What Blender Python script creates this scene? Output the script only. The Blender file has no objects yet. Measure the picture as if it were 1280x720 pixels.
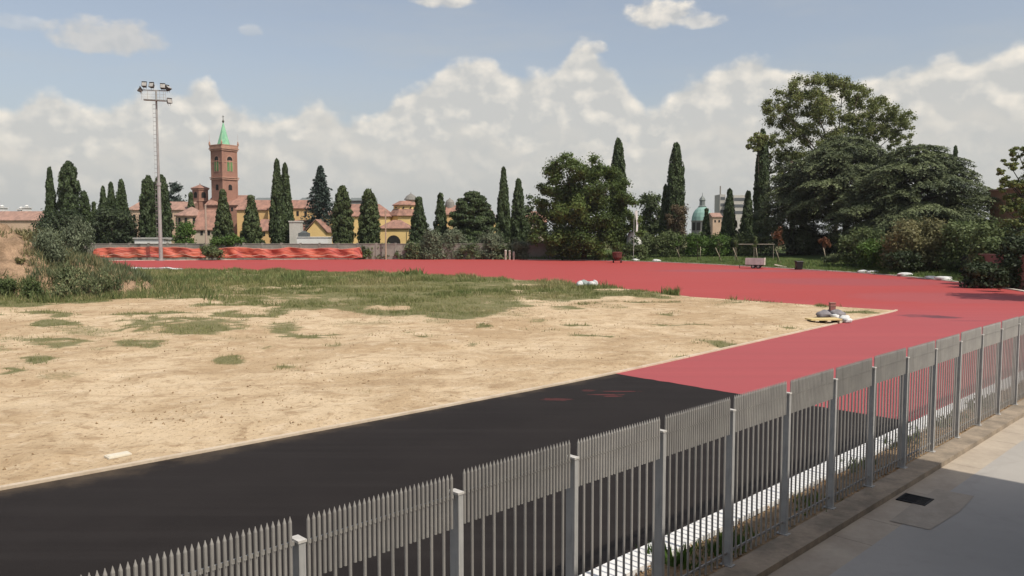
import bpy, bmesh, math, random
import numpy as np
from mathutils import Vector, Matrix
from mathutils.geometry import delaunay_2d_cdt

random.seed(7)
RNG = np.random.default_rng(11)
S = bpy.context.scene
COL = S.collection
PI = math.pi

# ------------------------------------------------------------------ camera and ground geometry
CAM_H = 5.565
FOC = 1000.0
PITCH = math.atan(68.0 / FOC)
SP, CP = math.sin(PITCH), math.cos(PITCH)

def ray(px, py):
    x = (px - 640) / FOC; y = -(py - 360) / FOC
    return Vector((x, y * SP + CP, y * CP - SP))

def G(px, py, z=0.0):
    d = ray(px, py); t = (z - CAM_H) / d.z
    return Vector((d.x * t, d.y * t, z))

def P(px, py, Y):
    d = ray(px, py); t = Y / d.y
    return Vector((d.x * t, Y, CAM_H + d.z * t))

def pix(X, Y, Z):
    """numpy: where a point of the ground lies in the view (used only to shape vegetation patches)"""
    v = np.asarray(Z) - CAM_H
    f = Y * CP - v * SP
    return 640 + FOC * X / f, 360 - FOC * (Y * SP + v * CP) / f

FA = G(905, 712); FB = G(1266, 508)
U = (FB - FA).normalized()
N = Vector((U.y, -U.x, 0))            # from the fence towards the road

def L(off, t, z=0.0):
    p = FA + U * t - N * off
    return Vector((p.x, p.y, z))

SUN_EL = math.radians(54)
SUN = Vector((N.x * math.cos(SUN_EL), N.y * math.cos(SUN_EL), math.sin(SUN_EL)))

# ------------------------------------------------------------------ noise in numpy
_H = RNG.random((256, 256))
def vnoise(x, y, s=1.0, seed=0):
    x = np.asarray(x, float) / s + seed * 17.3; y = np.asarray(y, float) / s + seed * 9.1
    xi = np.floor(x).astype(int); yi = np.floor(y).astype(int)
    fx = x - xi; fy = y - yi
    fx = fx * fx * (3 - 2 * fx); fy = fy * fy * (3 - 2 * fy)
    h = lambda a, b: _H[a % 256, b % 256]
    return (h(xi, yi) * (1 - fx) * (1 - fy) + h(xi + 1, yi) * fx * (1 - fy)
            + h(xi, yi + 1) * (1 - fx) * fy + h(xi + 1, yi + 1) * fx * fy)
def fbm(x, y, s=1.0, seed=0, oct=4):
    r = 0; a = 0.5; tot = 0
    for i in range(oct):
        r = r + a * vnoise(x, y, s, seed + i * 3); tot += a; a *= 0.5; s *= 0.5
    return r / tot

# ------------------------------------------------------------------ materials
MATS = {}
ALB = 0.85
class NT:
    def __init__(self, tree): self.t = tree; self.n = tree.nodes; self.l = tree.links
    def new(self, typ, **kw):
        o = self.n.new(typ)
        for k, v in kw.items(): setattr(o, k, v)
        return o
    def link(self, a, b): self.l.new(a, b)
    def put(self, sock, v):
        if isinstance(v, bpy.types.NodeSocket): self.l.new(v, sock)
        else: sock.default_value = v
    def m(self, op, a, b=None, c=None, clamp=False):
        o = self.n.new('ShaderNodeMath'); o.operation = op; o.use_clamp = clamp
        self.put(o.inputs[0], a)
        if b is not None: self.put(o.inputs[1], b)
        if c is not None: self.put(o.inputs[2], c)
        return o.outputs[0]
    def mix(self, f, a, b, mode='MIX'):
        o = self.n.new('ShaderNodeMix'); o.data_type = 'RGBA'; o.blend_type = mode
        self.put(o.inputs[0], f); self.put(o.inputs[6], a); self.put(o.inputs[7], b)
        return o.outputs[2]
    def noise(self, vec, scale, detail=4, rough=0.55, dist=0.0, dims='3D'):
        o = self.n.new('ShaderNodeTexNoise'); o.noise_dimensions = dims
        self.l.new(vec, o.inputs['Vector']); o.inputs['Scale'].default_value = scale
        o.inputs['Detail'].default_value = detail; o.inputs['Roughness'].default_value = rough
        o.inputs['Distortion'].default_value = dist
        return o.outputs['Fac']
    def ss(self, x, lo, hi, a=0.0, b=1.0):
        o = self.n.new('ShaderNodeMapRange'); o.interpolation_type = 'SMOOTHSTEP'
        self.put(o.inputs[0], x); self.put(o.inputs[1], lo); self.put(o.inputs[2], hi)
        o.inputs[3].default_value = a; o.inputs[4].default_value = b
        return o.outputs[0]

def c4(c): return (c[0], c[1], c[2], 1.0)

def base_mat(name):
    m = bpy.data.materials.new(name); m.use_nodes = True
    nt = NT(m.node_tree); nt.n.clear()
    out = nt.new('ShaderNodeOutputMaterial'); b = nt.new('ShaderNodeBsdfPrincipled')
    nt.link(b.outputs[0], out.inputs[0])
    tc = nt.new('ShaderNodeTexCoord')
    return m, nt, b, tc.outputs['Object'], out

def mat(name, col, col2=None, scale=2.0, rough=0.8, metal=0.0, bump=0.0, bscale=None, spec=0.3, fine=0.15, stretch=None):
    if name in MATS: return MATS[name]
    m, nt, b, v, out = base_mat(name)
    if stretch:
        mp = nt.new('ShaderNodeMapping'); mp.inputs['Scale'].default_value = stretch
        nt.link(v, mp.inputs[0]); v = mp.outputs[0]
    if len(col): col = tuple(x * ALB for x in col); col2 = tuple(x * ALB for x in col2) if col2 else tuple(x * 0.75 for x in col)
    n1 = nt.noise(v, scale, 6, 0.6)
    f = nt.ss(n1, 0.3, 0.7)
    c = nt.mix(f, c4(col2), c4(col))
    n2 = nt.noise(v, scale * 9, 3, 0.6)
    k = nt.m('MULTIPLY_ADD', n2, 2 * fine, 1 - fine)
    cmb = nt.new('ShaderNodeCombineColor')
    for i in range(3): nt.link(k, cmb.inputs[i])
    c = nt.mix(1.0, c, cmb.outputs[0], 'MULTIPLY')
    nt.link(c, b.inputs['Base Color'])
    b.inputs['Roughness'].default_value = rough; b.inputs['Metallic'].default_value = metal
    b.inputs['Specular IOR Level'].default_value = spec
    if bump:
        bn = nt.noise(v, bscale or scale * 4, 5, 0.65)
        bp = nt.new('ShaderNodeBump'); bp.inputs['Strength'].default_value = 1.0; bp.inputs['Distance'].default_value = bump
        nt.link(bn, bp.inputs['Height']); nt.link(bp.outputs[0], b.inputs['Normal'])
    MATS[name] = m
    return m

def weathered_steel(name, col, col2):
    # galvanised finish: cloudy zinc bloom, dirty drips, each piece a little lighter or darker than the next
    m, nt, b, v, out = base_mat(name)
    n1 = nt.noise(v, 2.0, 6, .65); mp = nt.new('ShaderNodeMapping'); mp.inputs['Scale'].default_value = (30, 30, 1.2); nt.link(v, mp.inputs[0])
    dr = nt.noise(mp.outputs[0], 1.0, 4, .6); n3 = nt.noise(v, 60, 2, .6)
    oi = nt.new('ShaderNodeObjectInfo')
    c = nt.mix(nt.ss(n1, .3, .7), c4([x * ALB for x in col2]), c4([x * ALB for x in col]))
    c = nt.mix(nt.m('MULTIPLY', nt.ss(dr, .52, .72), .45), c, c4([x * ALB * .62 for x in col2]))
    c = nt.mix(nt.m('MULTIPLY', nt.ss(n1, .66, .74), nt.m('MULTIPLY', n3, .5)), c, (.22, .13, .075, 1))
    k = nt.m('MULTIPLY_ADD', oi.outputs['Random'], .22, .89)
    cmb = nt.new('ShaderNodeCombineColor')
    for i in range(3): nt.link(k, cmb.inputs[i])
    c = nt.mix(1.0, c, cmb.outputs[0], 'MULTIPLY')
    nt.link(c, b.inputs['Base Color']); b.inputs['Roughness'].default_value = .55; b.inputs['Metallic'].default_value = .1; b.inputs['Specular IOR Level'].default_value = .35
    return m

def leaf_mat(name, dark, light, trans=0.25, rough=0.6, nscale=0.35, third=None):
    if name in MATS: return MATS[name]
    m, nt, b, v, out = base_mat(name)
    at = nt.new('ShaderNodeAttribute'); at.attribute_name = 'tint'
    n = nt.noise(v, nscale, 3, 0.6)
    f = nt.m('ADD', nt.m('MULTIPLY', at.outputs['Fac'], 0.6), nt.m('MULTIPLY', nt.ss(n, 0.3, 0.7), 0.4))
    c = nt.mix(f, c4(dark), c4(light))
    if third:
        g = nt.m('GREATER_THAN', at.outputs['Fac'], 0.9)
        c = nt.mix(g, c, c4(third))
    nt.link(c, b.inputs['Base Color'])
    b.inputs['Roughness'].default_value = rough; b.inputs['Specular IOR Level'].default_value = 0.25
    tr = nt.new('ShaderNodeBsdfTranslucent'); nt.link(c, tr.inputs[0])
    mx = nt.new('ShaderNodeMixShader'); mx.inputs[0].default_value = trans
    nt.link(b.outputs[0], mx.inputs[1]); nt.link(tr.outputs[0], mx.inputs[2]); nt.link(mx.outputs[0], out.inputs[0])
    MATS[name] = m
    return m

# ------------------------------------------------------------------ mesh helpers
class MB:
    def __init__(self): self.v = []; self.f = []
    def add(self, vs, fs):
        o = len(self.v); self.v += [tuple(p) for p in vs]; self.f += [tuple(i + o for i in q) for q in fs]; return self
    def box(self, x0, x1, y0, y1, z0, z1):
        vs = [(x, y, z) for z in (z0, z1) for y in (y0, y1) for x in (x0, x1)]
        return self.add(vs, [(0, 2, 3, 1), (4, 5, 7, 6), (0, 1, 5, 4), (2, 6, 7, 3), (0, 4, 6, 2), (1, 3, 7, 5)])
    def obox(self, c, ax, ay, az):
        """box with centre c and half axes"""
        c = Vector(c); ax = Vector(ax); ay = Vector(ay); az = Vector(az)
        vs = [c + ax * i + ay * j + az * k for k in (-1, 1) for j in (-1, 1) for i in (-1, 1)]
        return self.add(vs, [(0, 2, 3, 1), (4, 5, 7, 6), (0, 1, 5, 4), (2, 6, 7, 3), (0, 4, 6, 2), (1, 3, 7, 5)])
    def tube(self, pts, rad, seg=8, cap=True):
        pts = [Vector(p) for p in pts]; n = len(pts)
        if not hasattr(rad, '__len__'): rad = [rad] * n
        vs = []; fs = []
        prev = None
        for i, p in enumerate(pts):
            d = (pts[min(i + 1, n - 1)] - pts[max(i - 1, 0)])
            d = d.normalized() if d.length > 1e-9 else Vector((0, 0, 1))
            if prev is None:
                a = d.orthogonal().normalized()
            else:
                a = prev - d * prev.dot(d)
                a = a.normalized() if a.length > 1e-6 else d.orthogonal().normalized()
            prev = a; b = d.cross(a)
            for k in range(seg):
                t = 2 * PI * k / seg
                vs.append(p + (a * math.cos(t) + b * math.sin(t)) * rad[i])
        for i in range(n - 1):
            for k in range(seg):
                fs.append((i * seg + k, i * seg + (k + 1) % seg, (i + 1) * seg + (k + 1) % seg, (i + 1) * seg + k))
        if cap:
            fs.append(tuple(range(seg))[::-1]); fs.append(tuple((n - 1) * seg + k for k in range(seg)))
        return self.add(vs, fs)
    def lathe(self, cx, cy, prof, seg=16, rot=0.0):
        """prof: list of (r, z)"""
        vs = []; fs = []
        for r, z in prof:
            for k in range(seg):
                t = 2 * PI * k / seg + rot
                vs.append((cx + r * math.cos(t), cy + r * math.sin(t), z))
        for i in range(len(prof) - 1):
            for k in range(seg):
                fs.append((i * seg + k, i * seg + (k + 1) % seg, (i + 1) * seg + (k + 1) % seg, (i + 1) * seg + k))
        fs.append(tuple(range(seg))[::-1]); fs.append(tuple((len(prof) - 1) * seg + k for k in range(seg)))
        return self.add(vs, fs)
    def prism(self, poly, d):
        """planar polygon (list of Vectors) extruded by vector d"""
        n = len(poly); d = Vector(d)
        vs = [Vector(p) for p in poly] + [Vector(p) + d for p in poly]
        fs = [tuple(range(n))[::-1], tuple(range(n, 2 * n))]
        for i in range(n): fs.append((i, (i + 1) % n, n + (i + 1) % n, n + i))
        return self.add(vs, fs)
    def build(self, name, m, parent=None, smooth=False, origin=None):
        me = bpy.data.meshes.new(name)
        o = Vector(origin) if origin is not None else Vector((0, 0, 0))
        me.from_pydata([tuple(Vector(p) - o) for p in self.v], [], self.f)
        me.validate(); me.update()
        bm = bmesh.new(); bm.from_mesh(me); bmesh.ops.recalc_face_normals(bm, faces=bm.faces); bm.to_mesh(me); bm.free()
        if m: me.materials.append(m)
        if smooth:
            for p in me.polygons: p.use_smooth = True
        ob = bpy.data.objects.new(name, me); COL.objects.link(ob)
        ob.location = o
        if parent is not None:
            ob.parent = parent
            ob.location = o - world_loc(parent)
        return ob

def world_loc(o):
    l = Vector(o.location)
    while o.parent is not None:
        o = o.parent; l = l + Vector(o.location)
    return l

def tag(o, label=None, cat=None, group=None, kind=None):
    if label: o['label'] = label
    if cat: o['category'] = cat
    if group: o['group'] = group
    if kind: o['kind'] = kind
    return o

def thing(name, label, cat, loc, group=None):
    o = bpy.data.objects.new(name, None); COL.objects.link(o); o.location = loc
    o.empty_display_size = 0.3
    return tag(o, label, cat, group)

def structure(o): o['kind'] = 'structure'; return o

def quads_object(name, V, F4, m, parent=None, tint=None, loc=(0, 0, 0)):
    """V (n,3); F4 (k,4) or (k,3)"""
    me = bpy.data.meshes.new(name)
    k, w = F4.shape
    me.vertices.add(len(V)); me.vertices.foreach_set('co', np.ascontiguousarray(V, dtype=np.float32).ravel())
    me.loops.add(k * w); me.loops.foreach_set('vertex_index', np.ascontiguousarray(F4, dtype=np.int32).ravel())
    me.polygons.add(k); me.polygons.foreach_set('loop_start', np.arange(0, k * w, w, dtype=np.int32))
    me.update(calc_edges=True)
    if tint is not None:
        a = me.attributes.new('tint', 'FLOAT', 'FACE'); a.data.foreach_set('value', np.ascontiguousarray(tint, dtype=np.float32))
    me.materials.append(m)
    ob = bpy.data.objects.new(name, me); COL.objects.link(ob)
    ob.location = loc
    if parent is not None: ob.parent = parent
    return ob

def leaf_quads(C, Nn, size, aspect=0.6, axis=None, jitter=0.5, rng=RNG):
    n = len(C)
    Nn = Nn + rng.normal(0, jitter, (n, 3)); Nn /= np.linalg.norm(Nn, axis=1)[:, None] + 1e-9
    A = rng.normal(0, 1, (n, 3)) if axis is None else axis + rng.normal(0, 0.35, (n, 3))
    T = A - Nn * np.sum(A * Nn, axis=1)[:, None]; T /= np.linalg.norm(T, axis=1)[:, None] + 1e-9
    B = np.cross(Nn, T)
    s = np.asarray(size).reshape(-1, 1) * np.ones((n, 1))
    V = np.stack([C + T * s, C + B * s * aspect, C - T * s * 0.9, C - B * s * aspect], axis=1).reshape(-1, 3)
    F = np.arange(4 * n).reshape(n, 4)
    return V, F

def shell(n, rng, lo=0.6):
    d = rng.normal(0, 1, (n, 3)); d /= np.linalg.norm(d, axis=1)[:, None] + 1e-9
    r = (lo ** 3 + (1 - lo ** 3) * rng.random(n)) ** (1 / 3)
    return d, r

def crown_from_clumps(name, clumps, m, parent, leaf, aspect=0.6, jitter=0.5, axis=None, rng=RNG, center=None, lo=0.55, upbias=0.0, droop=0.0):
    """clumps: (centre, radii, number of leaves, tint)"""
    Cs, Ns, Ts = [], [], []
    for c, r, n, t in clumps:
        d, q = shell(int(n), rng, lo) if lo > 0 else (shell(int(n), rng, .5)[0], np.minimum(np.abs(rng.normal(.55, .38, int(n))), 1.5))
        r = np.array(r); p = d * q[:, None] * r
        if droop: p[:, 2] -= droop * (np.hypot(p[:, 0], p[:, 1]) / max(r[0], r[1])) ** 2 * r[0]
        nn = d / r; nn /= np.linalg.norm(nn, axis=1)[:, None] + 1e-9
        nn[:, 2] += upbias
        Cs.append(p + np.array(c)); Ns.append(nn); Ts.append(np.clip(t + rng.normal(0, 0.18, len(p)), 0, 1))
    C = np.concatenate(Cs); Nn = np.concatenate(Ns); T = np.concatenate(Ts)
    ax = None if axis is None else np.array(axis)
    V, F = leaf_quads(C, Nn, leaf * (0.6 + 0.8 * rng.random(len(C))), aspect, ax, jitter, rng)
    return quads_object(name, V, F, m, parent, T)

def poly_mesh(name, pts, m, z, step=None, zfun=None, parent=None):
    """flat sheet inside a 2-D outline, with an inner grid when step is given"""
    vs = [Vector((p[0], p[1])) for p in pts]; n = len(vs)
    ed = [(i, (i + 1) % n) for i in range(n)]
    if step:
        X = np.array([p.x for p in vs]); Yv = np.array([p.y for p in vs])
        gx = np.arange(X.min(), X.max(), step); gy = np.arange(Yv.min(), Yv.max(), step)
        gxx, gyy = np.meshgrid(gx, gy); gxx = gxx.ravel() + RNG.normal(0, step * .12, gxx.size); gyy = gyy.ravel() + RNG.normal(0, step * .12, gyy.size)
        ins = np.zeros(gxx.size, bool); j = n - 1
        for i in range(n):
            c = ((Yv[i] > gyy) != (Yv[j] > gyy)) & (gxx < (X[j] - X[i]) * (gyy - Yv[i]) / (Yv[j] - Yv[i] + 1e-12) + X[i])
            ins ^= c; j = i
        vs += [Vector((a, b)) for a, b in zip(gxx[ins], gyy[ins])]
    r = delaunay_2d_cdt(vs, ed, [], 1, 1e-5)
    V = np.array([(p.x, p.y, z) for p in r[0]])
    if zfun is not None: V[:, 2] = zfun(V[:, 0], V[:, 1])
    F = np.array([list(t) for t in r[2]])
    return quads_object(name, V, F, m, parent)

def ribbon(mb, pts, w0, w1, z0, z1):
    """a low kerb along a line of ground points: from w0 to w1 to the left of the line"""
    n = len(pts); vs = []; fs = []
    for i in range(n):
        d = (pts[min(i + 1, n - 1)] - pts[max(i - 1, 0)]); d = Vector((d.x, d.y, 0)).normalized(); l = Vector((-d.y, d.x, 0))
        for w, z in ((w0, z0), (w0, z1), (w1, z1), (w1, z0)):
            q = pts[i] + l * w; vs.append((q.x, q.y, z))
    for i in range(n - 1):
        for k in range(3):
            fs.append((i * 4 + k, i * 4 + k + 1, (i + 1) * 4 + k + 1, (i + 1) * 4 + k))
    fs.append((0, 1, 2, 3)); fs.append(tuple((n - 1) * 4 + k for k in (3, 2, 1, 0)))
    mb.add(vs, fs)

def resample(pts, step):
    out = [pts[0]]
    for a, b in zip(pts[:-1], pts[1:]):
        k = max(1, int((b - a).length / step))
        out += [a.lerp(b, (i + 1) / k) for i in range(k)]
    return out

def smooth_line(pts, it=2):
    for _ in range(it):
        q = [pts[0]]
        for a, b in zip(pts[:-1], pts[1:]): q += [a.lerp(b, .25), a.lerp(b, .75)]
        q.append(pts[-1]); pts = q
    return pts
# ------------------------------------------------------------------ world: sky, clouds, sun
def make_world():
    w = bpy.data.worlds.new('World'); S.world = w; w.use_nodes = True
    nt = NT(w.node_tree); nt.n.clear()
    out = nt.new('ShaderNodeOutputWorld'); bg = nt.new('ShaderNodeBackground'); nt.link(bg.outputs[0], out.inputs[0])
    K = 0.1
    bg.inputs[1].default_value = K
    sky = nt.new('ShaderNodeTexSky'); sky.sky_type = 'NISHITA'; sky.sun_disc = False
    sky.sun_elevation = SUN_EL; sky.sun_rotation = math.atan2(SUN.x, SUN.y)
    sky.air_density = 1.0; sky.dust_density = 2.5; sky.ozone_density = 1.0
    tc = nt.new('ShaderNodeTexCoord'); sep = nt.new('ShaderNodeSeparateXYZ'); nt.link(tc.outputs['Generated'], sep.inputs[0])
    x, y, z = sep.outputs
    hyp = nt.m('SQRT', nt.m('ADD', nt.m('MULTIPLY', x, x), nt.m('MULTIPLY', y, y)))
    A = nt.m('ARCTAN2', x, y); E = nt.m('DIVIDE', z, nt.m('MAXIMUM', hyp, 0.02))
    def vec(a, b, c=0.0):
        o = nt.new('ShaderNodeCombineXYZ'); nt.put(o.inputs[0], a); nt.put(o.inputs[1], b); nt.put(o.inputs[2], c); return o.outputs[0]
    def AE(px, py):
        d = ray(px, py); return math.atan2(d.x, d.y), d.z / math.hypot(d.x, d.y)
    def curve(pts, lo=-0.7, hi=0.7, emax=0.4):
        fc = nt.new('ShaderNodeFloatCurve'); c = fc.mapping.curves[0]
        q = sorted((((a - lo) / (hi - lo)), e / emax) for a, e in (AE(*p) for p in pts))
        while len(c.points) > 2: c.points.remove(c.points[1])
        c.points[0].location = (0.0, q[0][1]); c.points[1].location = (1.0, q[-1][1])
        for a, e in q: c.points.new(a, e)
        fc.mapping.update()
        nt.link(nt.m('DIVIDE', nt.m('SUBTRACT', A, lo), hi - lo, clamp=True), fc.inputs['Value'])
        return nt.m('MULTIPLY', fc.outputs['Value'], emax)
    def C(v): return (v[0] / K, v[1] / K, v[2] / K, 1)
    bright, mid, low = C((1.0, .92, .80)), C((.54, .55, .54)), C((.48, .50, .485))
    # clear air: the sky texture, milky towards the horizon
    hsv = nt.new('ShaderNodeHueSaturation'); hsv.inputs['Saturation'].default_value = .66; hsv.inputs['Value'].default_value = SKYV
    nt.link(sky.outputs[0], hsv.inputs['Color'])
    col = hsv.outputs[0]
    veil = nt.noise(vec(nt.m('MULTIPLY', A, 2.2), nt.m('MULTIPLY', E, 9.0), 4.0), 1.6, 5, 0.6)
    # the light of the unseen rest of the sky stays plain; the veil is thin cirrus-like haze
    vf = nt.m('MULTIPLY', nt.ss(veil, 0.42, 0.8), 0.35)
    col = nt.mix(vf, col, mid)
    hz = nt.m('POWER', 2.718, nt.m('MULTIPLY', nt.m('MAXIMUM', E, 0.0), -11.0))
    col = nt.mix(nt.m('MULTIPLY', hz, 0.85), col, low)
    a3 = nt.m('MULTIPLY', A, 1.0)
    def layer(col, top, s, amp, w, depth, opac, seed, cb, cm, relief=2.2, lump=0.5):
        v1 = vec(nt.m('MULTIPLY', A, s), nt.m('MULTIPLY', E, s * 1.25), seed)
        v2 = vec(nt.m('MULTIPLY_ADD', A, s, 0.055 * s * .2), nt.m('MULTIPLY_ADD', E, s * 1.25, 0.075 * s * .2), seed)
        n1 = nt.noise(v1, 1.0, 6, 0.47); n2 = nt.noise(v2, 1.0, 4, 0.45)
        h = nt.m('ADD', nt.m('SUBTRACT', top, E), nt.m('MULTIPLY', nt.m('SUBTRACT', n1, 0.5), amp))
        d = nt.ss(h, 0.0, w)
        rim = nt.m('POWER', 2.718, nt.m('DIVIDE', nt.m('MULTIPLY', nt.m('MAXIMUM', h, 0.0), -1.0), depth))
        rel = nt.m('MULTIPLY', nt.m('SUBTRACT', n1, n2), relief)
        lit = nt.m('ADD', nt.m('ADD', nt.m('MULTIPLY', rim, 0.75), rel), nt.m('MULTIPLY', nt.m('SUBTRACT', n1, 0.45), lump), clamp=True)
        cc = nt.mix(lit, cm, cb)
        return nt.mix(nt.m('MULTIPLY', d, opac), col, cc), d
    t1 = curve([(-60, 120), (0, 128), (40, 112), (65, 106), (95, 126), (150, 122), (190, 106), (225, 108), (255, 96), (285, 122), (330, 140), (365, 134), (398, 124),
                (425, 140), (462, 136), (500, 112), (540, 92), (585, 66), (612, 70), (640, 86), (690, 82), (712, 60), (732, 46), (748, 62), (775, 92), (800, 122),
                (815, 128), (850, 98), (885, 88), (915, 70), (935, 64), (960, 72), (985, 80), (1010, 86), (1060, 98), (1100, 88), (1150, 78), (1190, 60), (1215, 70), (1245, 64), (1285, 44), (1340, 50)])
    col, _ = layer(col, t1, 34.0, 0.036, 0.016, 0.016, 0.90, 1.7, bright, C((.61, .605, .58)), 1.9, .75)
    t2 = curve([(-60, 170), (30, 165), (90, 190), (160, 170), (230, 150), (300, 165), (370, 168), (400, 132), (440, 158), (500, 175), (560, 158), (600, 150), (650, 178), (700, 150), (740, 170),
                (800, 190), (860, 150), (930, 140), (1000, 160), (1090, 140), (1180, 125), (1280, 110), (1340, 115)])
    col, _ = layer(col, t2, 27.0, 0.046, 0.03, 0.028, 0.55, 6.1, C((.80, .745, .66)), C((.56, .565, .55)), 1.2, .5)
    t3 = curve([(-60, 222), (200, 214), (400, 222), (560, 212), (700, 218), (860, 206), (1000, 215), (1280, 190)])
    col, _ = layer(col, t3, 22.0, 0.060, 0.045, 0.03, 0.5, 11.3, C((.61, .59, .55)), C((.50, .515, .50)), .7, .3)
    col = nt.mix(nt.m('MULTIPLY', nt.m('POWER', 2.718, nt.m('MULTIPLY', nt.m('MAXIMUM', E, 0.0), -22.0)), 0.75), col, low)
    # single clouds drifting above the bank
    def puff(col, px, py, rx, ry, seed, opac=0.9, cb=bright):
        a0, e0 = AE(px, py); ra = rx / FOC; re = ry / FOC
        v1 = vec(nt.m('MULTIPLY', A, 38.0), nt.m('MULTIPLY', E, 52.0), seed)
        v2 = vec(nt.m('MULTIPLY_ADD', A, 38.0, .35), nt.m('MULTIPLY_ADD', E, 52.0, .6), seed)
        n1 = nt.noise(v1, 1.0, 6, 0.52); n2 = nt.noise(v2, 1.0, 3, 0.5)
        da = nt.m('DIVIDE', nt.m('SUBTRACT', A, a0), ra); de = nt.m('DIVIDE', nt.m('SUBTRACT', E, e0), re)
        dneg = nt.m('MULTIPLY', nt.m('MINIMUM', de, 0.0), 1.5)
        de2 = nt.m('ADD', nt.m('MAXIMUM', de, 0.0), dneg)
        q = nt.m('SUBTRACT', 1.0, nt.m('ADD', nt.m('MULTIPLY', da, da), nt.m('MULTIPLY', de2, de2)))
        q = nt.m('ADD', q, nt.m('MULTIPLY', nt.m('SUBTRACT', n1, 0.5), 2.0))
        d = nt.m('MULTIPLY', nt.ss(q, 0.0, 0.8), opac)
        lit = nt.m('ADD', nt.m('MULTIPLY_ADD', de, 0.4, 0.35), nt.m('MULTIPLY', nt.m('SUBTRACT', n1, n2), 2.0), clamp=True)
        return nt.mix(d, col, nt.mix(lit, C((.57, .57, .56)), cb))
    col = puff(col, 135, 50, 66, 28, 21.0, 0.8, C((.72, .69, .65)))
    col = puff(col, 828, 20, 52, 24, 24.0)
    col = puff(col, 878, 27, 32, 13, 27.0, 0.7)
    col = puff(col, 556, 2, 46, 13, 31.0, 0.85)
    col = puff(col, 745, 62, 18, 12, 33.0, 0.7)
    col = puff(col, 315, 40, 16, 10, 35.0, 0.25)
    col = puff(col, 25, 30, 36, 12, 37.0, 0.25)
    nt.link(col, bg.inputs[0])
    sl = bpy.data.lights.new('sun', 'SUN'); sl.energy = 4.4; sl.angle = math.radians(0.55); sl.color = (1.0, 0.93, 0.82)
    so = bpy.data.objects.new('sun', sl); COL.objects.link(so)
    so.rotation_euler = (-SUN).to_track_quat('-Z', 'Y').to_euler(); so.location = (0, 0, 60)
SKYV = 1.36
make_world()

cam = bpy.data.cameras.new('camera'); co = bpy.data.objects.new('camera', cam); COL.objects.link(co)
co.location = (0, 0, CAM_H); co.rotation_euler = (PI / 2 - PITCH, 0, 0)
cam.sensor_width = 36; cam.lens = 36 * FOC / 1280; cam.clip_end = 6000; cam.clip_start = 0.05
S.camera = co
S.view_settings.view_transform = 'Standard'; S.view_settings.look = 'None'; S.view_settings.exposure = 0.0; S.view_settings.gamma = 1.0
S.view_settings.use_curve_mapping = False
S.cycles.use_denoising = True
S.cycles.max_bounces = 6; S.cycles.transparent_max_bounces = 8
S.cycles.sample_clamp_indirect = 6
S.render.film_transparent = False

# ------------------------------------------------------------------ the ground
FIELD_NEAR = [L(13.5, -60), L(13.45, -30), G(-160, 641), G(0, 612), G(160, 582.5), G(320, 552.8), G(540, 511.5), G(770, 467), G(900, 437.5), G(1000, 415), G(1050, 403.5), G(1085, 396.5), G(1106, 392.3), G(1117, 389.6)]
FIELD_FAR = [G(1121, 388), G(1105, 387.2), G(1060, 384.5), G(960, 377.5), G(860, 371), G(790, 362.5), G(740, 357), G(660, 351), G(600, 347.3), G(520, 343.6), G(440, 341), G(380, 339.5), G(300, 338.6), G(225, 338), G(130, 337.5), G(-60, 337.5), G(-250, 338)]
FIELD = FIELD_NEAR + FIELD_FAR + [Vector((-140, 40, 0)), Vector((-100, -10, 0))]
OUT_FAR = [G(1280, 365), G(1240, 358.5), G(1200, 353.3), G(1150, 347.7), G(1100, 343.3), G(1050, 339.8), G(1000, 336.8), G(940, 333.6), G(880, 330.2), G(820, 327.6), G(760, 325.8), G(700, 324.8), G(600, 323.8), G(450, 323.8), G(300, 324.8), G(125, 326), G(-250, 328)]
OUT_NEAR = [L(1.43, 13.3), L(1.43, 30), L(1.45, 48), L(2.2, 56), L(4.6, 65), L(8.5, 72)]

def dist_to_poly(X, Y, pts):
    d = np.full(np.shape(X), 1e9); n = len(pts)
    for i in range(n):
        a = pts[i]; b = pts[(i + 1) % n]
        ax, ay, bx, by = a.x, a.y, b.x - a.x, b.y - a.y
        t = np.clip(((X - ax) * bx + (Y - ay) * by) / (bx * bx + by * by + 1e-9), 0, 1)
        d = np.minimum(d, np.hypot(X - ax - bx * t, Y - ay - by * t))
    return d
def inside_poly(X, Y, pts):
    ins = np.zeros(np.shape(X), bool); j = len(pts) - 1
    for i in range(len(pts)):
        yi, yj, xi, xj = pts[i].y, pts[j].y, pts[i].x, pts[j].x
        c = ((yi > Y) != (yj > Y)) & (X < (xj - xi) * (Y - yi) / (yj - yi + 1e-12) + xi)
        ins ^= c; j = i
    return ins

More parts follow.
